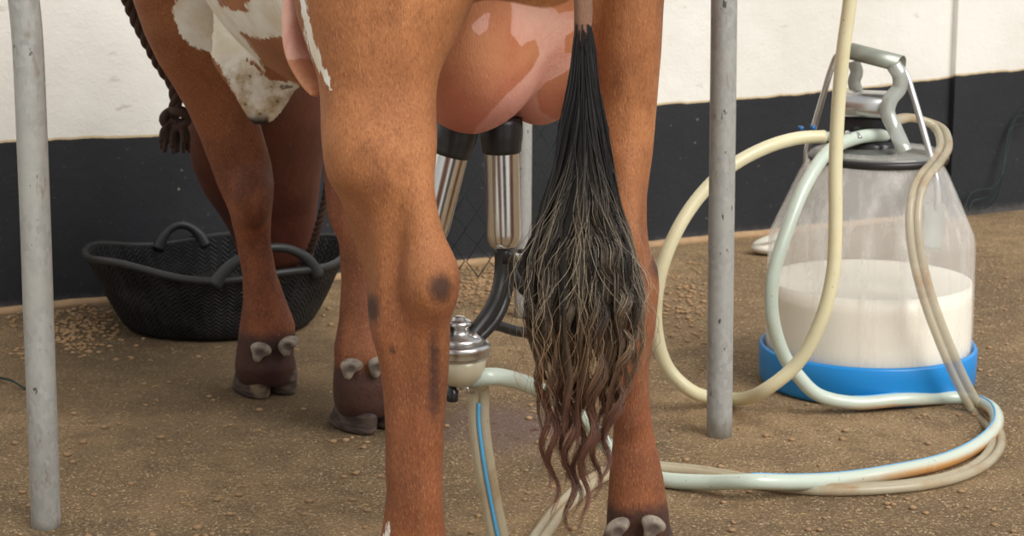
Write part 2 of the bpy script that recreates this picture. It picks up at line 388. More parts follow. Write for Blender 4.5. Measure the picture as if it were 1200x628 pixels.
def m_can():
    m = NT('clear_scuffed_plastic'); o = m.co(); n = m.noise(m.mapv(o, (1, 1, .12)), 28, 4); s = m.noise(m.mapv(o, (1, 1, .6)), 150, 3)
    m.set(color=(.95, .94, .92), rough=m.math('ADD', .12, m.math('MULTIPLY', n, .2)), spec=.6, normal=m.bump(n, .04, .002))
    f = m.math('SUBTRACT', .81, m.math('ADD', m.math('MULTIPLY', m.ss(n, .45, .72), .24), m.math('MULTIPLY', m.ss(s, .62, .72), .03)))
    tl = m.n('ShaderNodeBsdfTranslucent'); tl.inputs[0].default_value = (.95, .94, .92, 1); t = m.n('ShaderNodeBsdfTransparent'); m1 = m.n('ShaderNodeMixShader'); m2 = m.n('ShaderNodeMixShader')
    m1.inputs[0].default_value = .5; m.l(m.b.outputs[0], m1.inputs[1]); m.l(tl.outputs[0], m1.inputs[2]); m.put(m2.inputs[0], f); m.l(m1.outputs[0], m2.inputs[1]); m.l(t.outputs[0], m2.inputs[2]); m.l(m2.outputs[0], m.out.inputs[0]); return m.m
M['can'] = m_can()
m = NT('milk'); m.set(color=c(252, 245, 230), rough=.25, sub=.3, subr=(.03, .025, .02), subs=1.0); M['milk'] = m.m
m = NT('clear_bowl_plastic'); m.set(color=c(216, 206, 178), rough=.15, spec=.6, coat=.4); m.clear(.45); M['bowl'] = m.m
m = NT('clear_strap_plastic'); m.set(color=c(186, 190, 182), rough=.18, spec=.8, metal=.2); m.clear(.2); M['strap'] = m.m
m = NT('clear_lid_plastic'); m.set(color=c(176, 178, 172), rough=.12, spec=.7); m.clear(.6); M['lid'] = m.m
M['milkfilm'] = simple('milk_residue', c(226, 214, 186), .3, vary=.1)
def m_weave():
    m = NT('woven_black_rubber'); uv = m.n('ShaderNodeUVMap').outputs[0]; s = m.n('ShaderNodeSeparateXYZ'); m.l(uv, s.inputs[0])
    tri = m.math('PINGPONG', s.outputs[0], .0135); w = m.math('ADD', s.outputs[1], tri); st = m.math('SINE', m.math('MULTIPLY', w, 560))
    o = m.co(); h = m.math('ADD', m.math('MULTIPLY', st, .5), m.math('MULTIPLY', m.noise(o, 60), .5))
    col = m.mix(m.ss(m.noise(o, 14, 4), .35, .75), (.010, .010, .011), (.032, .032, .032)); col = m.mix(m.math('MULTIPLY', m.ss(m.noise(o, 150, 2), .68, .75), .5), col, (.16, .13, .09))
    m.set(color=col, rough=.6, spec=.22, normal=m.bump(h, .8, .003)); return m.m
M['weave'] = m_weave()
M['feed'] = simple('chopped_feed', (.012, .010, .007), .9, vary=.6, scale=60, bump=1)
M['rope'] = simple('brown_rope', c(66, 46, 36), .85, vary=.3, scale=200, bump=.6)
M['green'] = simple('green_wire_coating', c(18, 42, 36), .5)
M['cloth'] = simple('white_cloth', c(225, 220, 205), .85, bump=.3)
M['pebble'] = simple('feed_pellet', c(158, 128, 94), .95, vary=.4, scale=9)
M['straw'] = simple('dry_straw', c(196, 164, 110), .8, vary=.3, scale=9)
M['bluefit'] = simple('blue_fitting', c(30, 90, 150), .4)
M['blackplastic'] = simple('black_plastic', (.012, .012, .013), .25)
m = NT('tail_hair'); hc = m.attr('haircol', 'Color'); m.set(color=hc, rough=.42, spec=.5, sheen=.1); M['hair'] = m.m
m = NT('cow_eye'); m.set(color=(.01, .007, .005), rough=.05); M['eye'] = m.m

# ------------------------------------------------------------------ setting: floor and wall
def plane_grid(x0, x1, y0, y1, nx, ny, z=0):
    V = [(x0+(x1-x0)*i/nx, y0+(y1-y0)*j/ny, z) for j in range(ny+1) for i in range(nx+1)]
    F = [(j*(nx+1)+i, j*(nx+1)+i+1, (j+1)*(nx+1)+i+1, (j+1)*(nx+1)+i) for j in range(ny) for i in range(nx)]
    return V, F
V, F = plane_grid(-7, 7, -5, 10, 14, 15)
fl = mk('floor', V, F, M['floor'], base=(0, 0, 0)); fl['kind'] = 'structure'
V, F = plane_grid(-30, 30, -40, 1.5, 4, 4, .004)  # unseen pale ground added to brighten reflections in the steel cups
reflector = mk('ground', V, F, simple('pale_reflector_ground', c(198, 194, 186), .9, vary=.12, scale=3), base=(0, -5, 0)); reflector['kind'] = 'structure'
# the wall follows its foot line on the ground
Wa = G(-10, 368); Wb = G(1107, 253.5); wd = (Wb-Wa).normalized(); wn_ = Vector((wd.y, -wd.x, 0))   # towards the camera
def on_wall(px, py):
    """where the sight line meets the wall face"""
    a = P(px, py, 1.0)-Vector((0, 0, H)); t = (Wa-Vector((0, 0, H))).dot(wn_)/a.dot(wn_); return Vector((0, 0, H))+a*t
band = [(-400, 171), (0, 168.5), (130, 161.5), (190, 160), (400, 146), (560, 135), (800, 121), (900, 114), (1000, 105), (1108, 92)]
bs = sorted([((on_wall(x, y)-Wa).dot(wd), on_wall(x, y).z) for x, y in band])
step = (Wb-Wa).dot(wd)
bandR = [(1108.5, 88), (1200, 81)]
wv, wf = [], []; vals = []
def wall_piece(s0, s1, off, bx, by, ns, nz=60, zt=3.2):
    n0 = len(wv)
    for j in range(nz+1):
        z = (j/nz)**1.5*zt
        for i in range(ns+1):
            s = s0+(s1-s0)*i/ns; p = Wa+wd*s+wn_*off; wv.append((p.x, p.y, z)); vals.append(z-float(np.interp(s, bx, by)))
    for j in range(nz):
        for i in range(ns):
            a = n0+j*(ns+1)+i; wf.append((a, a+1, a+ns+2, a+ns+1))
wall_piece(-4, step, 0, [b[0] for b in bs], [b[1] for b in bs], 60)
rz = [((on_wall(x, y)-Wa).dot(wd), on_wall(x, y).z) for x, y in bandR]
wall_piece(step, step+.001, 0, [rz[0][0]], [rz[0][1]], 1)
n_ = len(wv)
wall_piece(step, step+4, .02, [b[0] for b in rz], [b[1] for b in rz], 20)
# return face of the step, back face and ends give the wall its thickness
nz = 60; a0 = 61*(nz+1)*1; 
for j in range(nz):
    l0 = j*61+60; l1 = (j+1)*61+60; r0 = n_+j*21; r1 = n_+(j+1)*21; wf.append((l0, r0, r1, l1))
for s in (-4, step+4):
    pass
b0 = Wa+wd*-4-wn_*.2; b1 = Wa+wd*(step+4)-wn_*.2; k0 = len(wv)
for p in (b0, b1):
    for z in (0, 3.2): wv.append((p.x, p.y, z)); vals.append(z-.43)
wf += [(k0, k0+1, k0+3, k0+2), (0, 60*61, k0+1, k0), (n_+20, k0+2, k0+3, n_+20+60*21)]
wf.append(tuple([60*61+i for i in range(61)]+[n_+60*21+i for i in range(21)]+[k0+3, k0+1]))
w = mk('wall_back', wv, wf, M['wall'], base=(Wa.x, Wa.y, 0), smooth=False); w['kind'] = 'structure'; attr(w, 'band', vals)

# crumbled mortar strip along the foot of the wall
mbm = MB(); pts = []
for i in range(90):
    s = -.6+i*.06; p = Wa+wd*s+wn_*(.004); pts.append(Vector((p.x, p.y, .002+.004*random.random())))
mbm.tube(pts[:58], .012, seg=8, res=2)
tr = mbm.build('trim_1', simple('mortar', c(168, 138, 104), .9, vary=.3, scale=40, bump=.6), base=(Wa.x, Wa.y, 0)); tr['kind'] = 'structure'

# ------------------------------------------------------------------ posts
def post(name, path, r, label, group=None):
    mb = MB(); mb.tube(path, r, seg=32, res=6)
    o = mb.build(name, M['galv'], base=path[0]); tag(o, label, 'post', group); return o
D = G(54, 622).y
pp = [G(54, 616)-Vector((0, 0, .01)), P(50, 500, D), P(45.5, 380, D), P(41.5, 260, D), P(37, 150, D), P(33, 60, D), P(29.5, 15, D), P(22, -40, D), P(4, -110, D+.02), P(-40, -160, D+.02), P(-160, -190, D+.03)]
post('metal_post', pp, .0222, 'thick galvanised steel post at the left edge, leaning and bending at its top')
D = G(843, 510).y
post('metal_post', [G(843, 510)-Vector((0, 0, .01)), P(845, 300, D), P(847.5, 100, D), P(848.5, 0, D), P(849, -300, D)], .0223, 'upright galvanised steel post between the cow and the milk bucket')
D = G(612, 371).y
post('metal_post', [G(612, 371)-Vector((0, 0, .005)), P(613, 250, D), P(614, 100, D), P(614, -120, D)], .0182, 'thinner galvanised post standing behind the cow and the milking cups')

# ------------------------------------------------------------------ cow
Fw = np.array([-.41, .912, 0.]); Fw /= np.linalg.norm(Fw); Lf = np.array([-Fw[1], Fw[0], 0.]); Up = np.array([0, 0, 1.])
AX = np.array([Fw, Lf, Up])
def cols(st, D, ratio=1.0, k=.02, sm=.012, capr=.01, dsh=0.0):
    """st rows: (left px, right px, py[, D[, ratio]])"""
    out = []
    for r in st:
        d = r[3] if len(r) > 3 else D; q = r[4] if len(r) > 4 else ratio
        a = P(r[0], r[2], d); b = P(r[1], r[2], d); out.append(((a.z+b.z)/2, (a.x+b.x)/2, d+dsh, (b.x-a.x)/2, (b.x-a.x)/2*q))
    return Column(out, k=k, sm=sm, capr=capr)
hip = np.array([.03, 2.70, 0]); sho = np.array([-.42, 3.66, 0]); mid = (hip+sho)/2
LHd, RHd, FLd, FRd = 2.51, 2.72, 3.71, 3.476
prims = []
A = prims.append
# trunk
A(Ell(mid+[0.0, 0, .985], (.62, .265, .345), AX, .08))
A(Ell(mid+Fw*.12+[0, 0, .95], (.45, .262, .33), AX, .08))
A(Ell(hip+Fw*.05+[0, 0, 1.10], (.30, .235, .20), AX, .08))
A(Ell(hip-Fw*.08+Lf*.10+[0, 0, 1.11], (.20, .12, .21), AX, .06))
A(Ell(hip-Fw*.08-Lf*.10+[0, 0, 1.11], (.20, .12, .21), AX, .06))
A(Ell(sho+[0, 0, 1.02], (.26, .20, .30), AX, .08))
A(Ell(sho+Fw*.1+[0, 0, .80], (.2, .13, .2), AX, .08))
A(Ell(hip+Lf*.135-Fw*.01+[0, 0, 1.08], (.2, .10, .24), AX, .07)); A(Ell(hip-Lf*.13+Fw*.05+[0, 0, 1.10], (.2, .10, .24), AX, .07)); A(Ell(sho+Lf*.14-Fw*.02+[0, 0, .98], (.13, .08, .24), AX, .07))
# left hind leg : thigh, then two bundles (shank and achilles) that merge at the hock
LH = [(330, 560, -140, 2.64, .95), (335, 566, -60, 2.62, .95), (343, 556, 0, 2.60, .9), (355, 538, 41, 2.58, .85), (367, 520, 74, 2.56, .8), (376, 510, 99, 2.55, .8), (381, 505, 135, 2.54, .85), (385, 505, 172, 2.53, .85), (392, 498, 210, 2.53, .85)]
A(cols(LH, LHd, k=.035, sm=.03))
A(cols([(392, 495, 90, 2.57, .7), (385, 502, 150, 2.545, .85), (386, 502, 186, 2.54, .9), (393, 500, 215, 2.54, .9), (405, 508, 250, 2.54, .8), (418, 516, 291, 2.54, .75), (427, 522, 320, 2.535, .75), (430, 526, 348, 2.53, .75), (433, 527, 386, 2.52, .75), (443, 526, 415, 2.52, .75), (451, 521, 458, 2.515, .75), (455, 516, 496, 2.51, .8), (455, 515, 544, 2.51, .85), (452, 515, 586, 2.51, .9), (447, 520, 625, 2.51, .85), (440, 527, 655, 2.51, .8), (440, 526, 680, 2.52, .75), (436, 528, 705, 2.53, .8)], LHd, k=.035, sm=.02))
A(cols([(470, 490, 120, 2.53, .8), (464, 502, 172, 2.503, .9), (468, 507, 215, 2.487, .9), (474, 514, 250, 2.482, .95), (476, 522, 280, 2.476, .95), (474, 531, 312, 2.472, .85), (474, 530, 340, 2.470, .85), (478, 528, 367, 2.474, .8), (482, 526, 400, 2.480, .75), (486, 521, 453, 2.486, .75), (486, 516, 496, 2.486, .8), (484, 512, 544, 2.488, .8), (480, 512, 590, 2.486, .8), (484, 508, 640, 2.50, .8)], LHd, k=.034, sm=.02))
A(Ell(tuple(P(511, 331, 2.462)), (.022, .02, .032), None, .035))
A(cols([(440, 456, 120, 2.53, .7), (430, 466, 165, 2.505, .8), (434, 470, 210, 2.496, .8), (438, 468, 250, 2.494, .8), (442, 464, 300, 2.494, .8), (444, 464, 350, 2.492, .8), (448, 468, 400, 2.49, .7), (460, 476, 470, 2.498, .7), (462, 472, 560, 2.5, .7)], LHd, k=.03, sm=.02))
# right hind leg
A(cols([(640, 800, -140, 2.83, .95), (680, 792, -60, 2.80, 1.1), (696, 778, 0, 2.78, 1.3), (697, 775, 60, 2.77, 1.2), (698, 770, 120, 2.765, 1.1), (700, 765, 180, 2.75, 1.0), (702, 758, 230, 2.745, 1.1), (706, 758, 262, 2.74, 1.1), (706, 761, 292, 2.735, 1.05), (706, 771, 314, 2.73, 1.0), (708, 773, 337, 2.73, .95), (714, 768, 387, 2.725, .85), (721, 759, 437, 2.72, .95), (721, 762, 480, 2.72, .9), (718, 768, 515, 2.72, .85), (714, 777, 556, 2.72, .8), (711, 784, 601, 2.72, .75), (710, 786, 628, 2.72, .75), (712, 788, 650, 2.73, .8)], RHd, k=.03))
A(cols([(724, 738, 180, 2.72, .8), (722, 746, 240, 2.698, .9), (724, 752, 285, 2.682, .95), (724, 754, 325, 2.676, .9), (728, 752, 387, 2.692, .8), (730, 748, 440, 2.70, .8), (732, 746, 500, 2.705, .8)], RHd, k=.03, sm=.02))
fold = cols([(334, 372, -90, 2.96, 5.5), (333, 366, -30, 2.94, 5.5), (333, 362, 0, 2.92, 5.5), (332, 366, 35, 2.89, 5), (336, 374, 66, 2.84, 4.4), (349, 384, 92, 2.75, 4), (367, 390, 114, 2.66, 3)], 2.7, k=.03, sm=.03)
A(fold)
# left front leg
A(cols([(140, 330, -80, 3.62, .6), (146, 320, -40, 3.62, .6), (156, 306, 0, 3.63, .6), (170, 300, 41, 3.64, .6), (186, 299, 74, 3.65, .6), (201, 297, 97, 3.66, .62), (219, 300, 128, 3.67, .65), (234, 309, 160, 3.68, .7), (246, 318, 192, 3.69, .75), (254, 321, 214, 3.69, .8), (269, 318, 248, 3.69, .9), (277, 317, 284, 3.70, .9), (284, 324, 320, 3.70, .9), (285, 335, 352, 3.705, .85), (281, 346, 380, 3.71, .8), (279, 346, 395, 3.71, .8), (277, 344, 412, 3.71, .8), (275, 347, 428, 3.715, .9), (277, 344, 440, 3.72, .85), (283, 338, 450, 3.72, .8)], FLd, k=.03))
A(Ell(tuple(P(296, 232, 3.655)), (.03, .03, .05), None, .03))
# right front leg
A(cols([(372, 480, 40, 3.7, .7), (374, 468, 120, 3.62, .7), (379, 458, 172, 3.58, .75), (380, 452, 215, 3.55, .85), (384, 450, 255, 3.53, .85), (397, 447, 283, 3.51, .85), (400, 444, 329, 3.5, .85), (397, 448, 375, 3.49, .85), (391, 460, 408, 3.48, .8), (392, 464, 424, 3.48, .8), (390, 467, 448, 3.48, .85), (391, 467, 470, 3.485, .9), (398, 461, 486, 3.485, .8)], FRd, k=.03))
# udder
ud = [Ell(tuple(P(563, 46, 2.77)), (.088, .115, .120), None, .02), Ell(tuple(P(542, 92, 2.77)), (.052, .07, .072), None, .03),
      Ell(tuple(P(632, 38, 2.88)), (.080, .12, .130), None, .014), Ell(tuple(P(662, -15, 2.86)), (.078, .12, .15), None, .03), Ell(tuple(P(600, -30, 2.84)), (.11, .14, .15), None, .04)]
teat = [Ell(tuple(P(587, 148, 2.84)), (.013, .013, .03), None, .02), Ell(tuple(P(533, 152, 2.78)), (.013, .013, .03), None, .02)]
n_body = len(prims); prims += ud+teat
# belly skin flap behind the foreleg
flap = cols([(262, 330, -40, 3.50, .2), (254, 340, 0, 3.47, .22), (248, 348, 40, 3.41, .3), (246, 352, 70, 3.36, .36), (260, 353, 92, 3.345, .34), (272, 345, 108, 3.35, .3), (282, 335, 126, 3.35, .28), (290, 323, 140, 3.35, .3), (297, 315, 148, 3.35, .4)], 3.35, k=.03, sm=.02)
A(flap)
# tail bone
A(cols([(690, 745, -200, 2.50, .9), (685, 715, -130, 2.455, .9), (673, 697, -70, 2.44, .9), (672, 695, -20, 2.43, .9), (672, 694, 35, 2.43, .9), (676, 690, 110, 2.43, .9), (680, 690, 200, 2.43, .9)], 2.43, k=.03))
# neck going down behind the forelegs, head in the tub
hd0 = P(302, 130, 4.12)
A(Ell((-.50, 3.86, .90), (.18, .16, .28), None, .1)); A(Ell((-.53, 3.98, .72), (.14, .16, .24), None, .1))
A(cols([(238, 372, 0, 4.02, 1.0), (226, 384, 90, 4.1, 1.0), (219, 386, 140, 4.14, .9), (221, 384, 165, 4.17, .9), (225, 378, 193, 4.2, .85), (240, 374, 226, 4.23, .8), (258, 371, 251, 4.26, .75), (272, 369, 275, 4.28, .75), (278, 368, 300, 4.3, .75), (284, 362, 316, 4.3, .75)], 4.2, k=.05, sm=.03, capr=.03))
CB = (float(mid[0]), float(mid[1]), 0.0)
V, Q = surface(prims, .0062)
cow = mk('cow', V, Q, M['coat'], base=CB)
tag(cow, 'chestnut and white cow standing with its back turned, its pink udder being milked', 'cow')
px, py = proj(V); d_body = field_at(prims[:n_body], V); d_ud = field_at(ud+teat, V); Dv = V[:, 1]
W1 = [(208, -40), (208, 0), (202, 13), (204, 25), (211, 38), (218, 48), (231, 57), (244, 61), (256, 76), (272, 104), (287, 137), (295, 151), (314, 151), (326, 141), (340, 121), (352, 99), (343, 97), (323, 94), (307, 86), (289, 70), (286, 67), (296, 72), (311, 84), (302, 66), (292, 51), (282, 38), (295, 43), (306, 46), (320, 43), (333, 43), (335, 13), (336, -10), (336, -40), (292, -40), (293, 0), (287, 5), (292, 13), (274, 13), (266, 8), (259, 8), (256, 0), (256, -40)]
w1 = poly_sd(px, py, W1); w1 = np.where((Dv > 2.9) & (Dv < 3.62), w1, -40)
w1 = np.where(d_ud < .0, -40, w1)
fl_d = flap.f(V[:, 0], V[:, 1], V[:, 2]); inflap = (fl_d < .006) & (py > 62)
ws = line_sd(px, py, [(352, -30, 4.5), (355, 0, 4.5), (359, 25, 3.5), (363, 45, 5), (371, 68, 4.5), (381, 90, 4), (389, 106, 1.5)]); ws = np.where((Dv < 2.8), ws, -40)
wk = line_sd(px, py, [(455, 612, 1), (450, 640, 5)]); wk = np.where(Dv < 2.6, wk, -40)
attr(cow, 'white', np.clip(np.maximum(np.maximum(w1, ws), wk)/14, -3, 3))
attr(cow, 'flap', np.clip((fl_d < .012)*np.clip((py-60)/25, 0, 1), 0, 1))
attr(cow, 'flap_tip', np.where(inflap, np.clip((py-133)/8, 0, 1)*(px < 315), 0))
FP = [(336, 10), (332, 30), (333, 48), (337, 66), (350, 90), (376, 121), (379, 110), (368, 88), (357, 62), (350, 45), (343, 22)]
fpk = poly_sd(px, py, FP); fpk = np.minimum(np.maximum(fpk, 6)*0+np.clip((128-py)/6, -3, 3), (.012-fold.f(V[:, 0], V[:, 1], V[:, 2]))*160)-np.clip((px-(341+.34*(py-20)))/3-1.5, 0, 6)
pk = np.where((py < 175) & (px > 500) & (px < 720) & (Dv > 2.6), (d_body-d_ud-.004)*100, -4)
attr(cow, 'pink', np.clip(np.maximum(pk, fpk), -3, 3))
UB = [(500, 170), (500, -60), (596, -60), (598, 0), (600, 38), (612, 54), (627, 47), (633, 64), (623, 84), (603, 102), (577, 126), (545, 170)]
ub = poly_sd(px, py, UB); gap = -poly_sd(px, py, [(553, 30), (566, 18), (574, 14), (570, 34), (558, 41)])
ub = np.minimum(ub, gap)
for q in ([(645, -30), (646, 6), (655, 15), (672, 12), (676, -30)], [(663, 62), (664, 42), (680, 30), (680, 62)], [(628, 108), (640, 95), (655, 87), (670, 80), (672, 130), (650, 140), (634, 134)], [(690, -20), (712, -20), (706, 50), (695, 60)]): ub = np.maximum(ub, poly_sd(px, py, q))
ub = np.maximum(ub, np.where(px < 420, (py-68)*.7, -50)); attr(cow, 'udder_brown', np.clip(ub/9, -2, 2))
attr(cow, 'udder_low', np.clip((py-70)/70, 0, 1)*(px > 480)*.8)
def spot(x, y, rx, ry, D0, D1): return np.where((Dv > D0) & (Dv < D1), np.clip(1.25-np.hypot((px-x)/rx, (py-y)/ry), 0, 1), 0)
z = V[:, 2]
dk = np.maximum.reduce([spot(516, 338, 20, 26, 2.3, 2.6)*.95, spot(437, 362, 12, 24, 2.3, 2.6)*1.0, spot(509, 440, 11, 95, 2.3, 2.6)*.78, spot(770, 310, 14, 26, 2.6, 2.85)*.8, spot(460, 410, 6, 7, 2.3, 2.6)*.8, spot(462, 600, 10, 80, 2.3, 2.6)*.3])  # tallest band paints the left hind tendon groove's shade into the coat
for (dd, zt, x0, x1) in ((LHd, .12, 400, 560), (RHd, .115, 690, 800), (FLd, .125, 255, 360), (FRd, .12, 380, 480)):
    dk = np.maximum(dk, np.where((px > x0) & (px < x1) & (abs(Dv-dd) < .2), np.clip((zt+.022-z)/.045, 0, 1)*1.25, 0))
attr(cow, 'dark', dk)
attr(cow, 'red', np.clip((.62-z)/.3, 0, 1)*.75+np.clip((Dv-3.2)/.3, 0, 1)*.5*(z < .75)*(px < 400)+0)
tailm = (px > 660) & (px < 700) & (Dv < 2.47) & (py < 60) & (py > -90)
attr(cow, 'tailskin', tailm*.9)
attr(cow, 'muzzle', np.where(Dv > 3.95, np.clip((.8-z)/.25, 0, 1)*.85, 0))

rotF = math.atan2(Fw[1], Fw[0])
def claws(cx, cy, w, rot, label=None):
    """one cloven hoof: two horn claws side by side, toes pointing along rot"""
    ps = []; fx, fy = math.cos(rot), math.sin(rot); sx_, sy_ = -fy, fx
    for s in (-1, 1):
        ox, oy = cx+sx_*s*w*.52, cy+sy_*s*w*.52
        ps.append(Column([(0.0, ox+fx*.012, oy+fy*.012, .062, w*.56), (.012, ox+fx*.01, oy+fy*.01, .061, w*.56), (.035, ox, oy, .056, w*.54), (.055, ox-fx*.002, oy-fy*.002, .05, w*.5), (.078, ox-fx*.004, oy-fy*.004, .034, w*.38)], k=.004, rot=rot, sm=.006, capr=.007))
    Vh, Qh = surface(ps, .0028, zmin=.0005); mk('hoof', Vh, Qh, M['hoof'], cow)
def dewclaw(p, s=1.0, tilt=0):
    ex = np.array([[math.cos(tilt), 0, math.sin(tilt)], [0, 1, 0], [-math.sin(tilt), 0, math.cos(tilt)]])
    pr = [Ell(tuple(p), (.020*s, .015*s, .0125*s), ex, .006), Ell((p[0]-.006*s, p[1]-.004*s, p[2]-.012*s), (.009*s, .009*s, .013*s), ex, .008)]
    cut = [Ell((p[0]+.001, p[1]-.021*s, p[2]-.001), (.010*s, .008*s, .006*s), ex, .004)]
    Vd, Qd = surface(pr, .0022, cuts=cut); o = mk('dewclaw', Vd, Qd, M['dew'], cow); attr(o, 'inner', np.clip(1.6-np.hypot((Vd[:, 0]-p[0])/(.009*s), (Vd[:, 2]-p[2]+.002)/(.0065*s)), 0, 1)*(Vd[:, 1] < p[1])); o['label'] = 'pale grey dewclaw'
g = P(485, 735, 2.53); claws(g.x, 2.55, .044, rotF)
g = P(749, 660, 2.74); claws(g.x, 2.76, .042, rotF)
g = P(309, 455, 3.73); claws(g.x+.004, 3.742, .052, rotF+.1)
g = P(429, 495, 3.49); claws(g.x+.004, 3.502, .052, rotF+.25)
for (x, y, d, t) in ((306, 409, 3.655, -.25), (338, 402, 3.665, .4), (412, 428, 3.425, 0), (444, 426, 3.43, 0.1), (724, 617, 2.665, .5), (766, 614, 2.665, -.4), (462, 672, 2.44, 0), (506, 672, 2.44, 0)):
    dewclaw(P(x, y, d+.006), 1.0 if d > 3 else .9, t)
# ears, horns and eyes of the lowered head (mostly behind the body)
for s in (-1, 1):
    b = Vector((-.50+s*.09, 4.12, .60))
    mb = MB(); mb.tube([b, b+Vector((s*.03, .03, -.02)), b+Vector((s*.045, .06, -.06)), b+Vector((s*.04, .08, -.1))], [.018, .038, .034, .006], seg=14, flat=.4); mb.build('ear', M['coat'], cow)
    b = Vector((-.48+s*.06, 4.10, .66)); mb = MB(); mb.tube([b, b+Vector((s*.05, 0, .03)), b+Vector((s*.08, 0, .08)), b+Vector((s*.075, .01, .13))], [.022, .018, .012, .003], seg=12); mb.build('horn', M['dew'], cow)

# ------------------------------------------------------------------ tail switch: individual hairs
def switch():
    TD = 2.43
    prof_y = [30, 60, 100, 150, 200, 250, 300, 350, 400, 450, 500, 560, 620]
    prof_l = [674, 670, 665, 655, 648, 636, 620, 620, 628, 634, 637, 640, 645]
    prof_r = [692, 697, 702, 712, 719, 728, 744, 752, 752, 742, 728, 716, 712]
    seg = 30; VV = []; FF = []; CC = []
    blk = np.array([.010, .008, .008]); gry = np.array([.34, .27, .19]); gold = np.array([.34, .19, .085]); red = np.array([.15, .058, .034]); dbr = np.array([.04, .02, .012])
    def hair(x0, y0, t_end, y1, wav, ph, depth, tone, r, jit, wl, kind):
        """t_end: where across the switch (0..1) the hair ends"""
        n = seg; ys = np.linspace(y0, y1, n); s = np.linspace(0, 1, n)
        t0 = np.interp(y0, prof_y, prof_l), np.interp(y0, prof_y, prof_r)
        a0 = (x0-t0[0])/max(t0[1]-t0[0], 1); L = np.interp(ys, prof_y, prof_l); R = np.interp(ys, prof_y, prof_r)
        e = np.clip((ys-y0)/180, 0, 1); e = e*e*(3-2*e); tt = a0*(1-e)+t_end*e
        amp = wav*np.clip((ys-180)/200, .12, 1)*(1-.15*s)
        xs = L+(R-L)*tt+amp*np.sin(ph+ys/wl*2*PI)+jit*np.sin(ph*3+s*5)*s
        ds = TD-.004-depth*(.3+.7*np.clip((ys-60)/200, 0, 1))+.0009*amp*np.cos(ph+ys/wl*2*PI)
        pts = np.array([P(x, y, d) for x, y, d in zip(xs, ys, ds)])
        rr = r*np.interp(s, [0, .1, .75, 1], [.8, 1, .85, .15])
        k = len(VV)//1; base = sum(len(v) for v in VV)
        tan = np.gradient(pts, axis=0); tan /= np.linalg.norm(tan, axis=1)[:, None]
        nx = np.cross(tan, [0, 1, 0]); nx /= np.linalg.norm(nx, axis=1)[:, None]; ny = np.cross(tan, nx)
        ring = [pts+rr[:, None]*(nx*math.cos(a)+ny*math.sin(a)) for a in (0.5, 0.5+2*PI/3, .5+4*PI/3)]
        VV.append(np.stack(ring, 1).reshape(-1, 3))
        i = np.arange(n-1)
        for j in range(3): FF.append(np.stack([i*3+j, i*3+(j+1) % 3, (i+1)*3+(j+1) % 3, (i+1)*3+j], 1)+base)
        yy = ys+tone[1]
        f1 = np.clip((yy-175)/130, 0, 1)*tone[0]; f2 = np.clip((yy-345)/70, 0, 1); f3 = np.clip((yy-425)/70, 0, 1)
        col = blk[None]*(1-f1[:, None])+ (gry*(.7+.6*tone[2]))[None]*f1[:, None]
        mixc = (gold*(.3+.8*tone[2]))*(.35+.65*tone[0])+dbr*(.5*(1-tone[0])); col = col*(1-f2[:, None])+mixc[None]*f2[:, None]
        rc = red*(.55+.8*tone[2]); col = col*(1-f3[:, None])+rc[None]*f3[:, None]
        CC.append(np.repeat(np.concatenate([col, np.ones((n, 1))], 1), 3, 0))
    R_ = rng
    # upper mass, close to the bone
    for i in range(1500):
        y0 = R_.uniform(28, 190); l = np.interp(y0, prof_y, prof_l); r = np.interp(y0, prof_y, prof_r); t = R_.uniform(.0, 1.0); x0 = 683+(t-.5)*20+R_.uniform(-1, 1); L = R_.uniform(90, 190)
        hair(x0, y0, t, y0+L, R_.uniform(.5, 2.5), R_.uniform(0, 6.3), R_.uniform(-.02, .022)*math.sqrt(max(0, 1-(2*t-1)**2))+.002, (R_.random()**5*(.9 if y0 > 90 else .2), R_.uniform(-20, 20), R_.random()), .00062, R_.uniform(-3, 3), R_.uniform(70, 120), 0)
    # locks: hairs of a lock wave together and share a tone
    for k in range(96):
        t = (k+.5)/60 if k < 60 else R_.random(); t = float(np.clip(t+R_.uniform(-.02, .02), -.02, 1.02)); yend = R_.uniform(330, 450) if k % 4 else R_.uniform(430, 540)
        if t > .78: yend = min(yend, R_.uniform(330, 450))
        y0 = R_.uniform(60, 230); wl = R_.uniform(62, 104); ph = R_.uniform(0, 6.3); wav = R_.uniform(2.5, 6.5); dep = R_.uniform(-.022, .03); tn = R_.random()**1.3; ln = R_.normal(0, .05)
        for i in range(46):
            tt = t+ln+R_.normal(0, .013); lt = tn > .62; tone = ((R_.uniform(.4, 1.) if R_.random() < .5 else .1) if lt else (R_.uniform(.4, .9) if R_.random() < .1 else R_.random()*.12), R_.uniform(-22, 22)+15*(tn-.5), R_.random()*.7)
            hair(683+(tt-.5)*14+R_.uniform(-1.5, 1.5), y0+R_.uniform(-40, 30), tt, yend+R_.uniform(-40, 25), wav*R_.uniform(.85, 1.15), ph+R_.normal(0, .16), dep+R_.normal(0, .004), tone, .00046, R_.uniform(-3, 3), wl, 1)
    # long ringlets at the bottom
    for (xb, ye, wv_, wl, ph, nh_) in ((650, 588, 6, 70, .4, 34), (661, 545, 5, 62, 2.0, 30), (668, 606, 7, 74, 3.4, 44), (676, 580, 6, 64, 1.2, 34), (684, 600, 6, 78, 5.0, 40), (697, 565, 8, 72, 2.6, 40), (706, 552, 7, 66, .2, 38), (641, 560, 5, 74, 4.2, 26), (714, 505, 7, 60, 3.0, 34), (726, 470, 7, 64, 1.0, 34), (738, 440, 6, 62, 2.0, 30), (656, 515, 5, 56, 3.0, 30), (690, 540, 6, 70, .1, 30), (673, 500, 6, 62, 4.0, 30), (704, 500, 6, 66, 1.6, 30), (660, 480, 6, 60, .6, 30)):
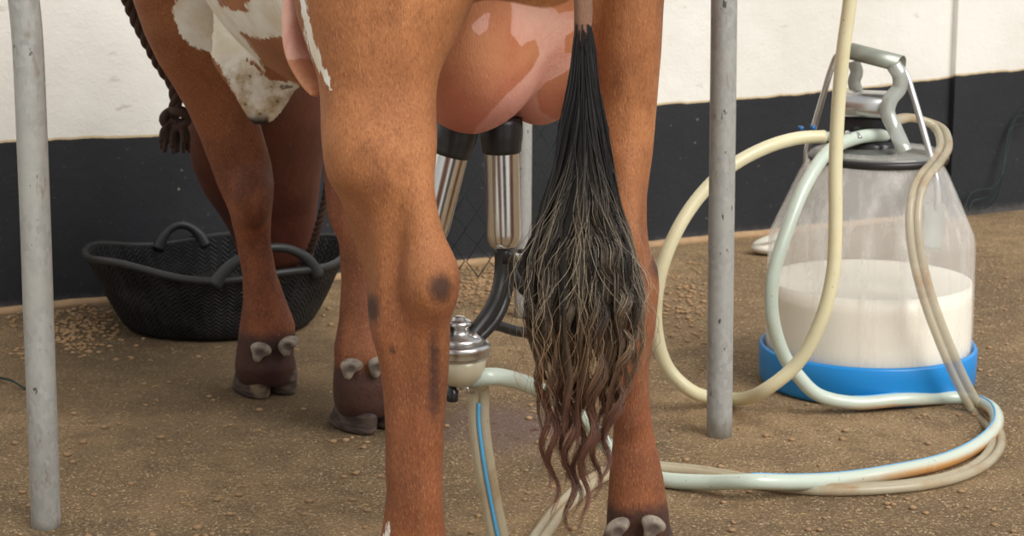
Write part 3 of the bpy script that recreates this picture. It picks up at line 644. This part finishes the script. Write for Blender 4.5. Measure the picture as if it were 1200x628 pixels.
        l = np.interp(ye, prof_y, prof_l); r = np.interp(ye, prof_y, prof_r); t0 = (xb-l)/(r-l); dep = R_.uniform(-.01, .03); tn = R_.random()
        for i in range(int(nh_*2.2)):
            hair(683+(t0-.5)*12+R_.uniform(-2, 2), R_.uniform(90, 240), t0+R_.normal(0, .016), ye+R_.uniform(-30, 26), wv_*1.25*R_.uniform(.85, 1.15), ph+R_.normal(0, .18), dep+R_.normal(0, .003), (tn*.8*R_.random(), R_.uniform(-30, 30), R_.random()), .0005, R_.uniform(-3, 3), wl, 1)
    # flyaways
    for i in range(170):
        t = R_.uniform(-.16, 1.14); hair(683+R_.uniform(-7, 7), R_.uniform(90, 300), t, R_.uniform(330, 560), R_.uniform(3, 12), R_.uniform(0, 6.3), R_.uniform(-.03, .045), (1., R_.uniform(-20, 20), R_.random()), .00034, R_.uniform(-14, 14), R_.uniform(60, 110), 2)
    V_ = np.concatenate(VV); F_ = np.concatenate(FF); C_ = np.concatenate(CC)
    me = bpy.data.meshes.new('tail_switch'); org = np.array(ORG[cow.name]); V_ = V_-org
    me.vertices.add(len(V_)); me.vertices.foreach_set('co', V_.astype(np.float32).ravel())
    me.loops.add(len(F_)*4); me.polygons.add(len(F_)); me.loops.foreach_set('vertex_index', F_.astype(np.int32).ravel())
    me.polygons.foreach_set('loop_start', np.arange(0, len(F_)*4, 4, dtype=np.int32)); me.update(calc_edges=True)
    me.polygons.foreach_set('use_smooth', [True]*len(F_))
    ca = me.color_attributes.new('haircol', 'FLOAT_COLOR', 'POINT'); ca.data.foreach_set('color', C_.astype(np.float32).ravel())
    me.materials.append(M['hair']); o = bpy.data.objects.new('tail_switch', me); COL.objects.link(o); o.parent = cow
    o['label'] = 'long wavy tail hair, black above, grizzled in the middle and red-brown at the tips'
switch()

# ------------------------------------------------------------------ rope halter end
def rope(name, pts, r, label, parent=None, base=None):
    sp_, _ = spline([Vector(p) for p in pts], None, 14); mb = MB(); L = 0
    for k in range(3):
        q = []; L = 0
        for i, p in enumerate(sp_):
            if i: L += (sp_[i]-sp_[i-1]).length
            T = (sp_[min(i+1, len(sp_)-1)]-sp_[max(i-1, 0)]).normalized(); a = T.cross(Vector((0, 1, .01))).normalized(); b = T.cross(a); an = L/(r*6)*2*PI+k*2*PI/3
            q.append(p+(a*math.cos(an)+b*math.sin(an))*r*.5)
        mb.tube(q, r*.62, seg=8, smooth=False)
    return mb
rp = thing('halter_rope', P(205, 170, 3.9), 'dark brown twisted rope with a knotted end hanging in front of the cow', 'rope')
mb = rope('r', [P(128, -60, 3.8), P(146, -10, 3.82), P(158, 20, 3.84), P(171, 46, 3.85), P(187, 75, 3.87), P(203, 100, 3.88), P(206, 118, 3.88), P(203, 138, 3.88)], .0115, '')
mb.build('rope_line', M['rope'], rp)
mb = MB(); 
kn = []
for i in range(40):
    a = i/39*2*PI*2; ctr = P(206, 139, 3.88); kn.append(ctr+Vector((math.cos(a)*.022, math.sin(a*1.5)*.014, math.sin(a)*.016)))
mb.tube(kn, .0085, seg=10, smooth=False); mb.build('knot', M['rope'], rp)
mb = MB()
for i in range(26):
    a = random.uniform(-1, 1); b0_ = P(206+a*5, 140, 3.88+random.uniform(-.015, .015)); e0 = P(206+a*17+random.uniform(-2, 2), random.uniform(160, 180), 3.88+random.uniform(-.03, .03))
    mid_ = (b0_+e0)/2+Vector((a*.006, 0, 0)); mb.tube([b0_, mid_, e0], [.0055, .0055, .003], seg=6, res=5)
mb.build('frayed_end', M['rope'], rp)
mb = rope('r', [P(386, 205, 4.12), P(381, 235, 4.14), P(374, 262, 4.16), P(364, 292, 4.2), P(352, 312, 4.24)], .008, ''); mb.build('nose_strand', M['rope'], rp)

# ------------------------------------------------------------------ feed tub
def tub():
    ctr = G(257, 378); cx, cy = ctr.x+.0, ctr.y-.03
    t = thing('feed_tub', (cx, cy, 0), 'black woven rubber feed tub on the floor by the wall, with feed inside', 'tub')
    prof = [(.0, .004), (.17, .004), (.2, .006), (.212, .018), (.228, .045), (.246, .08), (.262, .115), (.276, .146), (.284, .158), (.291, .166), (.293, .172), (.289, .177), (.281, .176), (.276, .168), (.268, .145), (.25, .105), (.23, .07), (.2, .035), (.0, .03)]
    prof = [(r_*.97, z_*.92) for r_, z_ in prof]; sy = .80; seg = 128; V = []; F = []; UV = []
    for i, (r, zz) in enumerate(prof):
        for j in range(seg):
            a = 2*PI*j/seg; wob = 1+.012*math.sin(3*a+1)+.006*math.sin(7*a); lift = (.012*math.sin(2*a+.6)+.006*math.sin(5*a))*max(0, (zz-.05)/.12)
            V.append((cx+r*wob*math.cos(a), cy+r*wob*sy*math.sin(a), zz+lift))
    n = len(prof)
    for i in range(n-1):
        for j in range(seg): F.append((i*seg+j, i*seg+(j+1) % seg, (i+1)*seg+(j+1) % seg, (i+1)*seg+j))
    o = mk('tub_body', V, F, M['weave'], t); uv = o.data.uv_layers.new(name='UVMap'); acc = [0]
    for p in prof[1:]: pass
    hs = [0]
    for a, b in zip(prof, prof[1:]): hs.append(hs[-1]+math.hypot(a[0]-b[0], a[1]-b[1]))
    for pl in o.data.polygons:
        js = [o.data.loops[l].vertex_index for l in pl.loop_indices]; wrap = any(v % seg == 0 for v in js) and any(v % seg == seg-1 for v in js)
        for l, v in zip(pl.loop_indices, js):
            jj = v % seg; jj = seg if (wrap and jj == 0) else jj; uv.data[l].uv = (jj/seg*1.62, hs[v//seg])
    # rolled rim
    mb = MB(); pts = []
    for j in range(97):
        a = 2*PI*j/96; wob = 1+.012*math.sin(3*a+1)+.006*math.sin(7*a); lift = .012*math.sin(2*a+.6)+.006*math.sin(5*a); pts.append(Vector((cx+.279*wob*math.cos(a), cy+.279*wob*sy*math.sin(a), .159+lift)))
    mb.tube(pts, .008, seg=10, smooth=False, cap=False); mb.build('rim', M['rubber2'], t)
    def handle(a0, a1, hgt, out):
        h = []; 
        for k in range(9):
            a = math.radians(a0+(a1-a0)*k/8); s = math.sin(PI*k/8); r = .277+out*s; h.append(Vector((cx+r*math.cos(a), cy+r*sy*math.sin(a), .143+.01*math.sin(2*a+.6)+hgt*s**.7)))
        mb = MB(); mb.tube(h, [.016, .012, .0095, .009, .009, .009, .0095, .012, .016], seg=14, res=6); mb.build('handle', M['rubber2'], t)
    handle(-84, -34, .075, .0); handle(101, 124, .05, .0)
    V = []; F = []; K = 40; R = 12
    V.append((cx, cy, .075))
    for i in range(1, R+1):
        for j in range(K): a = 2*PI*j/K; r = .222*i/R; V.append((cx+r*math.cos(a), cy+r*sy*math.sin(a), .07+.012*math.sin(r*40+a*3)+random.uniform(-.006, .006)))
    for j in range(K): F.append((0, 1+j, 1+(j+1) % K))
    for i in range(R-1):
        for j in range(K): F.append((1+i*K+j, 1+(i+1)*K+j, 1+(i+1)*K+(j+1) % K, 1+i*K+(j+1) % K))
    o = mk('feed', V, F, M['feed'], base=(cx, cy, .08)); tag(o, 'dark chopped feed inside the black rubber tub', 'feed', kind='stuff')
M['rubber2'] = simple('dusty_black_rubber', (.022, .023, .024), .5, vary=.4, scale=20, bump=.2)
tub()

# ------------------------------------------------------------------ milking cluster
cl = thing('milking_cluster', P(538, 460, 2.80), 'steel teat cups on black rubber tubes with a clear claw bowl, attached under the udder', 'milking machine')
def cup(top, bot, r, neck=True):
    top = Vector(top); bot = Vector(bot); ax = (top-bot); L = ax.length; axn = ax.normalized()
    mb = MB(); mb.lathe(bot, [(r*.3, -.001), (r*.55, 0), (r*.8, .004), (r*.95, .012), (r, .022), (r, L*.5), (r*1.02, L-.003), (r*1.03, L)], 48, axis=axn)
    s = mb.build('teat_cup', M['steel'], cl)
    mb = MB(); mb.lathe(top, [(r*1.02, -.004), (r*1.12, -.002), (r*1.14, .004), (r*1.16, .010), (r*1.22, .016), (r*1.24, .024), (r*1.24, .038), (r*1.2, .045), (r*1.0, .047), (r*.6, .046)], 48, axis=axn)
    mb.build('liner_mouthpiece', M['rubber'], s)
    mb = MB(); mb.tube([bot+axn*.004, bot-axn*.02], r*.42, seg=16); mb.build('liner_tail', M['rubber'], s)
    return bot, axn
cup(P(588, 176, 2.84), P(591, 291, 2.84), .0244); cup(P(529, 179, 2.77), P(503, 282, 2.77), .0236)
def btube(pts, r, d=2.84):
    mb = MB(); mb.tube([P(*(q if len(q) == 3 else (q[0], q[1], d))) for q in pts], r, seg=16); mb.build('short_tube', M['rubber'], cl)
btube([(588, 290), (588, 318, 2.84), (583, 345, 2.83), (572, 368, 2.82), (560, 384, 2.81), (549, 398, 2.80)], .0105)
btube([(596, 294), (597, 320, 2.85), (593, 348, 2.845), (583, 372, 2.83), (570, 388, 2.82), (556, 400, 2.81)], .0078)
btube([(597, 312, 2.87), (606, 330, 2.87), (620, 345, 2.88), (634, 358, 2.9), (650, 372, 2.92)], .0082)
btube([(611, 292, 2.9), (612, 315, 2.9), (622, 338, 2.9), (636, 362, 2.9), (641, 378, 2.89), (634, 390, 2.88), (606, 388, 2.86), (578, 381, 2.83), (562, 386, 2.815)], .0078)
btube([(503, 284, 2.77), (500, 320, 2.77), (508, 365, 2.78), (524, 392, 2.79)], .0095)
mb = MB(); p = P(611, 297, 2.9); mb.lathe((p.x, p.y, p.z-.01), [(.007, 0), (.009, .002), (.009, .01), (.006, .014)], 16); mb.build('tube_nipple', M['steel_dull'], cl)
cc = P(538, 410, 2.80); px1 = 2400/2.94
def R_(px_): return px_/px1
zc = lambda y: P(538, y, 2.80).z
mb = MB(); mb.lathe((cc.x, cc.y, 0), [(R_(24), zc(400)), (R_(34), zc(401)), (R_(36.5), zc(404)), (R_(36.5), zc(408)), (R_(34), zc(411)), (R_(35.5), zc(414)), (R_(33), zc(418)), (R_(20), zc(419))][::-1], 64)
mb.build('claw_ring', M['steel_dull'], cl)
mb = MB(); mb.lathe((cc.x, cc.y, 0), [(R_(20), zc(403)), (R_(30), zc(400)), (R_(26), zc(394)), (R_(14), zc(391)), (R_(12), zc(387)), (R_(12.5), zc(382)), (R_(15), zc(381)), (R_(15.5), zc(378)), (R_(13), zc(375)), (R_(8), zc(374)), (R_(7), zc(371)), (R_(4), zc(370))], 48)
mb.build('claw_top', M['steel_dull'], cl)
mb = MB(); mb.lathe((cc.x, cc.y, 0), [(R_(3), zc(451)), (R_(12), zc(451)), (R_(20), zc(448)), (R_(27), zc(440)), (R_(30.5), zc(430)), (R_(32), zc(417)), (R_(31), zc(417)), (R_(29.5), zc(430)), (R_(26), zc(439)), (R_(19), zc(447)), (R_(3), zc(449))], 64)
mb.build('claw_bowl', M['bowl'], cl)
mb = MB(); mb.lathe((cc.x, cc.y, 0), [(R_(3), zc(448)), (R_(18), zc(446)), (R_(25), zc(438)), (R_(27), zc(432)), (R_(22), zc(429)), (R_(2), zc(429))], 48); mb.build('milk_in_bowl', M['milkfilm'], cl)
mb = MB(); q = P(530, 452, 2.79); mb.lathe((q.x, q.y, q.z-.022), [(R_(6.5), 0), (R_(7), .002), (R_(7), .015), (R_(5), .017), (R_(5), .024)], 24); mb.build('drain_valve', M['blackplastic'], cl)
mb = MB(); mb.tube([P(540, 455, 2.79), P(547, 454, 2.785), P(549, 460, 2.785)], .0025, seg=8); mb.build('valve_clip', M['steel_dull'], cl)
mb = MB(); q0 = P(552, 404, 2.795); mb.tube([P(560, 393, 2.80), P(548, 405, 2.795)], .012, seg=18); mb.build('claw_spout', M['steel_dull'], cl)
mb = MB(); mb.tube([P(548, 443, 2.80), P(563, 440, 2.80)], .0105, seg=18); mb.build('milk_outlet', M['bowl'], cl)

# ------------------------------------------------------------------ hoses
def hose(name, pts, r, mat, label, stripe=None, srange=None, twin=None, stain=None, sr=.0018):
    pts = [Vector(p) for p in pts]
    base = Vector((pts[len(pts)//2].x, pts[len(pts)//2].y, 0))
    t = thing(name, base, label, 'hose'); mb = MB()
    if twin:
        sp2, _ = spline(pts, None, 7); n = len(sp2)
        for s in (-1, 1):
            q = []
            for i, p in enumerate(sp2):
                T = (sp2[min(i+1, n-1)]-sp2[max(i-1, 0)]).normalized(); a = T.cross(Vector((0, 0, 1)) if abs(T.z) < .75 else Vector((0, 1, 0))); a.normalize()
                if i and a.dot(prev) < 0 : a = -a
                prev = a; q.append(p+a*s*r*.98)
            mb.tube(q, r, seg=14, smooth=False)
    else: mb.tube(pts, r, seg=20, res=8)
    ht = mb.build('hose_tube', mat, t)
    if stain: vv = np.array(mb.V); hx_, hy_ = proj(vv); attr(ht, 'stain', stain(vv, hx_, hy_))
    if stripe:
        sp2, _ = spline(pts, None, 8); n = len(sp2); i0, i1 = (0, n) if not srange else (int(srange[0]*8), int(srange[1]*8)+1); mb = MB()
        q = []
        for i in range(i0, min(i1, n)):
            T = (sp2[min(i+1, n-1)]-sp2[max(i-1, 0)]).normalized(); o_ = Vector(stripe); o_ = (o_-T*o_.dot(T)).normalized(); q.append(sp2[i]+o_*(r-.0004 if not twin else r*.9))
        mb.tube(q, sr, seg=8, smooth=False); mb.build('coloured_stripe', M['stripe'], t)
    return t
hr = .0125
Z = hr
fz = lambda x, y, z=Z: G(x, y+0, z)
canD = 3.82
milk_pts = [P(552, 444, 2.80), P(575, 441, 2.80), P(605, 446, 2.86), P(640, 461, 2.97), P(672, 482, 3.08), P(697, 505, 3.17), P(716, 527, 3.18), fz(742, 549), fz(772, 561), fz(830, 565, .02), fz(880, 564, .034), fz(930, 565, .026), fz(990, 562), fz(1050, 553), fz(1105, 541), fz(1147, 521, .0135), fz(1168, 497, .014), fz(1160, 477, .016), P(1128, 467, 3.66), P(1060, 468, 3.615), P(1000, 472, 3.59), P(958, 462, 3.575), P(935, 440, 3.57), P(918, 415, 3.57), P(905, 370, 3.575), P(906, 325, 3.58), P(922, 270, 3.61), P(945, 215, 3.66), P(973, 176, 3.72), P(1010, 160, 3.77), P(1042, 159, 3.80)]
hose('milk_hose', milk_pts, hr, M['hose_milk'], 'thick pale green-white milk hose running from claw across the floor to bucket lid', stripe=(-.25, .35, 1), srange=(10, 20), stain=lambda v, x, y: np.clip(np.clip((x-960)/120, 0, 1)*(y > 474)*np.clip((.021-v[:, 2])/.008, 0, 1), 0, 1)*.9)
vac_pts = [P(1003, -120, 3.50), P(999, -50, 3.50), P(996, 0, 3.50), P(988, 60, 3.50), P(982, 130, 3.50), P(979, 200, 3.49), P(979, 260, 3.48), P(976, 320, 3.47), P(962, 375, 3.47), P(935, 425, 3.48), P(893, 459, 3.50), fz(850, 467), P(812, 459, 3.60), P(782, 430, 3.60), P(769, 385, 3.60), P(771, 335, 3.60), P(785, 288, 3.62), P(812, 240, 3.65), P(850, 200, 3.68), P(895, 174, 3.72), P(935, 162, 3.76), P(966, 160, 3.78)]
hose('vacuum_hose', vac_pts, .0122, M['hose_vac'], 'cream rubber vacuum hose hanging from above in a big loop beside the bucket')
pr_ = .0078
pul = [P(556, 448, 2.82), P(561, 456, 2.83), P(561, 490, 2.83), P(567, 540, 2.83), P(576, 590, 2.84), P(587, 640, 2.85), P(600, 672, 2.86), fz(625, 640, .02), fz(655, 598, .012), fz(700, 560, .012), fz(742, 546, .012), fz(790, 549, .009), fz(845, 556, .009), fz(900, 567, .009), fz(960, 573, .009), fz(1040, 571, .01), fz(1100, 563, .01), fz(1143, 548, .01), fz(1166, 526, .01), fz(1166, 505, .01), P(1146, 482, 3.60), P(1128, 450, 3.60), P(1106, 400, 3.58), P(1086, 345, 3.57), P(1074, 295, 3.58), P(1071, 250, 3.60), P(1078, 215, 3.64), P(1097, 190, 3.72), P(1107, 168, 3.84), P(1097, 148, 3.92), P(1068, 138, 3.92), P(1040, 144, 3.88)]
hose('pulse_hose', pul, pr_, M['hose_pulse'], 'stained clear twin pulsation tube with a blue line, dropping beside the udder to the floor', stripe=(0, -1, 0), srange=(1.6, 7.2), twin=True, sr=.0028)

# ------------------------------------------------------------------ milk bucket
bc = G(1015, 447); bx, by = bc.x, bc.y
def zb(y): return P(1015, y, by).z
ppm = 609.
bk = thing('milk_bucket', (bx, by, 0), 'clear plastic milking bucket with blue base and steel carrying handle', 'bucket')
mb = MB(); mb.lathe((bx, by, 0), [(.0, .0), (.19, .0), (.2, .003), (.2045, .012), (.2065, .05), (.2065, .072), (.204, .077), (.199, .077), (.199, .03), (.0, .028)], 96, cap=False); mb.build('base_ring', M['blue'], bk)
zs, zl = zb(270), zb(186)
out = [(.19, .031), (.1965, .04), (.1965, .10), (.1955, .2), (.194, zs-.02), (.1915, zs-.004), (.186, zs+.008), (.165, zs+.055), (.14, zs+.11), (.126, zl-.004), (.1225, zl+.004)]
inn = [(r-.003, z_) for r, z_ in out][::-1]
mb = MB(); mb.lathe((bx, by, 0), out+inn+[out[0]], 96, cap=False); mb.build('bucket_body', M['can'], bk)
zm = zb(326.5)
mb = MB(); mb.lathe((bx, by, 0), [(.0, .034), (.185, .034), (.1925, .042), (.1925, .1), (.1915, .17), (.191, zm), (.187, zm-.001), (.0, zm-.001)], 96, cap=False); mk_ = mb.build('milk', M['milk'], base=(bx, by, .034)); tag(mk_, 'creamy white milk filling the lower half of the clear bucket', 'milk')
lx = bx+.012
mb = MB(); mb.lathe((lx-.004, by, zl), [(.118, -.004), (.129, -.003), (.131, .001), (.131, .007), (.128, .011), (.10, .011)], 96, cap=False); mb.build('gasket', M['rubber'], bk)
mb = MB(); mb.lathe((lx-.004, by, zl), [(.127, .009), (.127, .014), (.12, .017), (.10, .018), (.06, .024), (.03, .026), (.0, .026)], 96, cap=False); ld = mb.build('lid', M['lid'], bk)
mb = MB(); mb.lathe((lx-.02, by+.01, zl), [(.062, .014), (.062, .03), (.052, .038), (.02, .04), (0, .04)], 48, cap=False); mb.build('lid_seal', M['blackplastic'], bk)
# pulsator on the lid: black body, arched steel cover
pc = P(1016, 150, by+.01); rz_ = -.28
mb = MB(); mb.box((pc.x, pc.y, pc.z), (.052, .032, .026), rz_, .008); pu = mb.build('pulsator', M['blackplastic'], bk)
V = []; F = []; K = 16; q = P(1014, 122, by+.01); ca_, sa_ = math.cos(rz_), math.sin(rz_)
for i, xx in enumerate((-.050, -.048, -.044, .044, .048, .050)):
    sc_ = (.8, .93, 1, 1, .93, .8)[i]
    for j in range(K+1):
        a = PI*j/K; y_ = -math.cos(a)*.04*sc_; z_ = math.sin(a)**.6*.046*sc_; V.append((q.x+xx*ca_-y_*sa_, q.y+xx*sa_+y_*ca_, q.z-.02+z_))
for i in range(5):
    for j in range(K): a = i*(K+1)+j; F.append((a, a+1, a+K+2, a+K+1))
F.append(tuple(range(K+1))); F.append(tuple(5*(K+1)+j for j in reversed(range(K+1)))); F.append(tuple([i*(K+1) for i in range(6)]+[i*(K+1)+K for i in reversed(range(6))]))
mk('pulsator_cover', V, F, M['steel_dull'], bk)
for (x_, y_) in ((992, 158), (1003, 160)):
    mb = MB(); q = P(x_, y_, by-.05); mb.tube([q, q+Vector((0, -.012, .006)), q+Vector((.004, -.02, .0))], .0045, seg=12); mb.build('nozzle', M['steel'], bk)
mb = MB(); mb.tube([P(964, 160, 3.78), P(980, 160, 3.8), P(992, 164, 3.82)], .009, seg=16); mb.build('vacuum_inlet', M['strap'], bk)
for (x_, y_, l) in ((938, 153, 10), (952, 153, 12)):
    mb = MB(); a = P(x_, y_, 3.80); b = P(x_+1, y_-l*.5, 3.80); mb.tube([a, b], .0055, seg=12); mb.build('hose_clip', M['bluefit'], bk)
# steel carrying handle
hp = [P(952, 214, 3.90), P(946, 205, 3.90), P(946, 175, 3.90), P(953, 152, 3.90), P(963, 118, 3.89), P(975, 78, 3.875), P(982, 64, 3.865), P(1000, 62, 3.85), P(1030, 70, 3.82), P(1050, 76, 3.80), P(1060, 84, 3.79), P(1070, 112, 3.775), P(1084, 160, 3.75), P(1095, 200, 3.735), P(1098, 215, 3.73), P(1098, 246, 3.73), P(1092, 252, 3.745)]
mb = MB(); mb.tube(hp, .0062, seg=16); mb.build('carrying_handle', M['rod'], bk)
# sheet steel grip over the top of the handle
def ribbon(pts, w, th, wdir):
    sp_, _ = spline([Vector(p) for p in pts], None, 6); V = []; F = []; wv_ = Vector(wdir).normalized()
    for i, p in enumerate(sp_):
        T = (sp_[min(i+1, len(sp_)-1)]-sp_[max(i-1, 0)]).normalized(); n = T.cross(wv_).normalized(); ww = T.cross(n).normalized()
        for a, b in ((-1, -1), (-1, 1), (1, 1), (1, -1)): V.append(p+ww*a*w/2+n*b*th/2)
    for i in range(len(sp_)-1):
        for j in range(4): F.append((i*4+j, i*4+(j+1) % 4, (i+1)*4+(j+1) % 4, (i+1)*4+j))
    F += [(3, 2, 1, 0), tuple((len(sp_)-1)*4+j for j in range(4))]; return V, F
a = P(997, 58, 3.85); b = P(1056, 73, 3.79); axg = (b-a); V = []; F = []; K = 14
n1 = axg.normalized().cross(Vector((0, 0, 1))).normalized(); n2 = n1.cross(axg.normalized()).normalized(); n2 = n2 if n2.z > 0 else -n2
for i in range(2):
    for rr in (.021, .0195):
        for j in range(K+1):
            t_ = math.radians(-20+220*j/K); V.append(a+axg*i+(n1*math.cos(t_)+n2*math.sin(t_))*rr+Vector((0, 0, -.008)))
S_ = K+1
for j in range(K):
    F += [(j, j+1, 2*S_+j+1, 2*S_+j), (S_+j+1, S_+j, 3*S_+j, 3*S_+j+1), (j+1, j, S_+j, S_+j+1), (2*S_+j, 2*S_+j+1, 3*S_+j+1, 3*S_+j)]
F += [(0, 2*S_, 3*S_, S_), (K, S_+K, 3*S_+K, 2*S_+K)]
mk('handle_grip', V, F, M['grip'] if 'grip' in M else M['steel_dull'], bk)
V, F = ribbon([P(1047, 76, 3.775), P(1054, 88, 3.77), P(1054, 103, 3.77), P(1044, 116, 3.765), P(1040, 131, 3.76), P(1048, 150, 3.75), P(1057, 170, 3.72), P(1060, 178, 3.715)], .028, .004, (1, -.2, 0)); mk('latch_strap', V, F, M['strap'], bk)
V, F = ribbon([P(1000, 72, 3.87), P(1004, 84, 3.875), P(1001, 96, 3.88), P(1006, 112, 3.88), P(1010, 122, 3.88)], .024, .004, (1, -.2, 0)); mk('latch_strap', V, F, M['strap'], bk)
V, F = ribbon([P(1095, 238, 3.735), P(1094, 250, 3.73), P(1092, 268, 3.725), P(1090, 292, 3.715)], .04, .01, (1, .3, 0)); mk('handle_lug', V, F, M['strap'], bk)
V, F = ribbon([P(950, 205, 3.9), P(946, 220, 3.9), P(944, 240, 3.9)], .03, .01, (1, -.3, 0)); mk('handle_lug', V, F, M['strap'], bk)

# ------------------------------------------------------------------ green chain link fence between the post and the wall
def fence():
    a = G(505, 333); b = G(752, 302); dr = (b-a); L = dr.length; dr.normalize(); nr = Vector((dr.y, -dr.x, 0)); w_ = .066; hh = .082; mb = MB(); rows = 5
    n = int(L/w_)
    for i in range(n):
        for s in (-1, 1):
            pts = []
            for k in range(rows*2+1):
                off = (k % 2)*.5*s; wob = .006*math.sin(i*1.7+k*.9)
                pts.append(a+dr*((i+.5+off)*w_+wob)+Vector((0, 0, .01+k*hh*.5+.004*math.sin(k+i)))+nr*(.03+.004*math.sin(k*PI)+.025*math.sin(i*.5+k*.3)))
            mb.tube(pts, .0015, seg=6, smooth=False)
    o = mb.build('wire_fence', M['green'], base=(a.x, a.y, 0)); tag(o, 'dark green chain-link wire fence sagging against the black painted wall base', 'fence')
fence()
mb = MB()
for k in range(3):
    pts = []
    for i in range(12):
        x = 1202-i*(6+k*1.2); y = 95+i*14+14*math.sin(i*.9+k*1.3)+k*9; y = min(y, 246)
        q = on_wall(x, y)+wn_*(.05+.012*math.sin(i+k)); pts.append(q)
    mb.tube(pts, .002, seg=6, res=4)
o = mb.build('wire_coil', M['green']); tag(o, 'tangled green wire against the black wall base at the right edge', 'wire')
mb = MB(); mb.tube([G(-30, 438, .004), G(-5, 442, .006), G(14, 446, .012), G(30, 455, .004), G(44, 458, .003)], .0022, seg=8)
o = mb.build('loose_wire', M['green']); tag(o, 'short thin green wire lying on the floor behind the leftmost post', 'wire')

# ------------------------------------------------------------------ folded white cloth on the floor by the wall
q = G(898, 300); pr = [Ell((q.x+.012, q.y+.02, .018), (.05, .035, .017), None, .006), Ell((q.x+.02, q.y+.015, .044), (.055, .03, .009), np.array([[.95, 0, .3], [0, 1, 0], [-.3, 0, .95]]), .006)]
V, Q = surface(pr, .003, zmin=.0005); o = mk('cleaning_cloth', V, Q, M['cloth']); tag(o, 'small crumpled white cloth on the floor behind the bucket, near the wall', 'cloth')

# ------------------------------------------------------------------ crumbs and straw on the floor
def blob(mb, x, y, r, zsq=.7):
    a0 = random.random()*6.3; V = [(x, y, r*1.5*zsq)]; 
    for zz, rr in ((1.25, .6), (.7, 1.0), (.15, .8)):
        for j in range(6): a = a0+j*PI/3; k = rr*random.uniform(.8, 1.2)*r; V.append((x+k*math.cos(a)*1.2, y+k*math.sin(a), zz*r*zsq))
    F = [(0, 1+j, 1+(j+1) % 6) for j in range(6)]
    for i in range(2):
        for j in range(6): F.append((1+i*6+j, 1+(i+1)*6+j, 1+(i+1)*6+(j+1) % 6, 1+i*6+(j+1) % 6))
    mb.add(V, F)
mb = MB()
for i in range(1900):
    u = random.random()
    if u < .3: x, y = random.gauss(80, 35), random.gauss(382, 16)
    elif u < .6: x, y = random.gauss(565, 40), random.gauss(335, 16)
    elif u < .72: x, y = random.gauss(790, 30), random.gauss(345, 22)
    else: x, y = random.uniform(-20, 1220), random.uniform(300, 640)
    g_ = G(x, y)
    if (g_-Wa).dot(wn_) < .02: continue
    blob(mb, g_.x, g_.y, random.uniform(.0015, .0062))
o = mb.build('feed_crumbs', M['pebble'], base=(0, 4, 0)); tag(o, 'scattered light brown feed crumbs and grit on the floor', 'crumbs', kind='stuff')
mb = MB()
for i in range(90):
    x, y = random.uniform(-20, 1220), random.uniform(380, 645)**1.0; g_ = G(x, y)
    if (g_-Wa).dot(wn_) < .03: continue
    a = random.random()*6.3; l = random.uniform(.004, .018); d_ = Vector((math.cos(a)*l, math.sin(a)*l, 0)); mb.tube([g_+Vector((0, 0, .002)), g_+d_*.5+Vector((0, 0, .004)), g_+d_+Vector((0, 0, .002))], .0007, seg=4, smooth=False)
o = mb.build('straw', M['straw'], base=(0, 4, 0)); tag(o, 'short bits of dry straw strewn over the floor', 'straw', kind='stuff')

# ------------------------------------------------------------------ light, world, camera
wd_ = bpy.data.worlds.new('overcast'); bpy.context.scene.world = wd_; wd_.use_nodes = True; t = wd_.node_tree; t.nodes.clear()
ow = t.nodes.new('ShaderNodeOutputWorld'); bg = t.nodes.new('ShaderNodeBackground'); t.links.new(bg.outputs[0], ow.inputs[0])
tc = t.nodes.new('ShaderNodeTexCoord'); sx = t.nodes.new('ShaderNodeSeparateXYZ'); t.links.new(tc.outputs['Generated'], sx.inputs[0])
cr = t.nodes.new('ShaderNodeValToRGB'); t.links.new(sx.outputs[2], cr.inputs[0])
cr.color_ramp.elements[0].position = .0; cr.color_ramp.elements[0].color = (.25, .24, .2, 1)
cr.color_ramp.elements[1].position = 1.0; cr.color_ramp.elements[1].color = (.66, .68, .71, 1)
e = cr.color_ramp.elements.new(.08); e.color = (.75, .78, .8, 1); e = cr.color_ramp.elements.new(.35); e.color = (1.0, 1.0, 1.0, 1)
t.links.new(cr.outputs[0], bg.inputs[0]); bg.inputs[1].default_value = .82
s = bpy.data.lights.new('sun', 'SUN'); s.energy = 3.0; s.angle = math.radians(38); s.color = (1, .97, .93)
so = bpy.data.objects.new('sun', s); COL.objects.link(so); so.rotation_euler = Vector((-.55, .62, -.75)).to_track_quat('-Z', 'Y').to_euler()
cam = bpy.data.cameras.new('camera'); cam.sensor_width = 36; cam.lens = FPX/1200*36; cam.clip_start = .05
cam.dof.use_dof = True; cam.dof.focus_distance = 2.75; cam.dof.aperture_fstop = 13
co_ = bpy.data.objects.new('camera', cam); COL.objects.link(co_); co_.location = (0, 0, H); co_.rotation_euler = (PI/2-PITCH, 0, 0)
bpy.context.scene.camera = co_
vs = bpy.context.scene.view_settings; vs.view_transform = 'Standard'; vs.look = 'None'; vs.gamma = 1; vs.use_curve_mapping = False; vs.exposure = 0.0
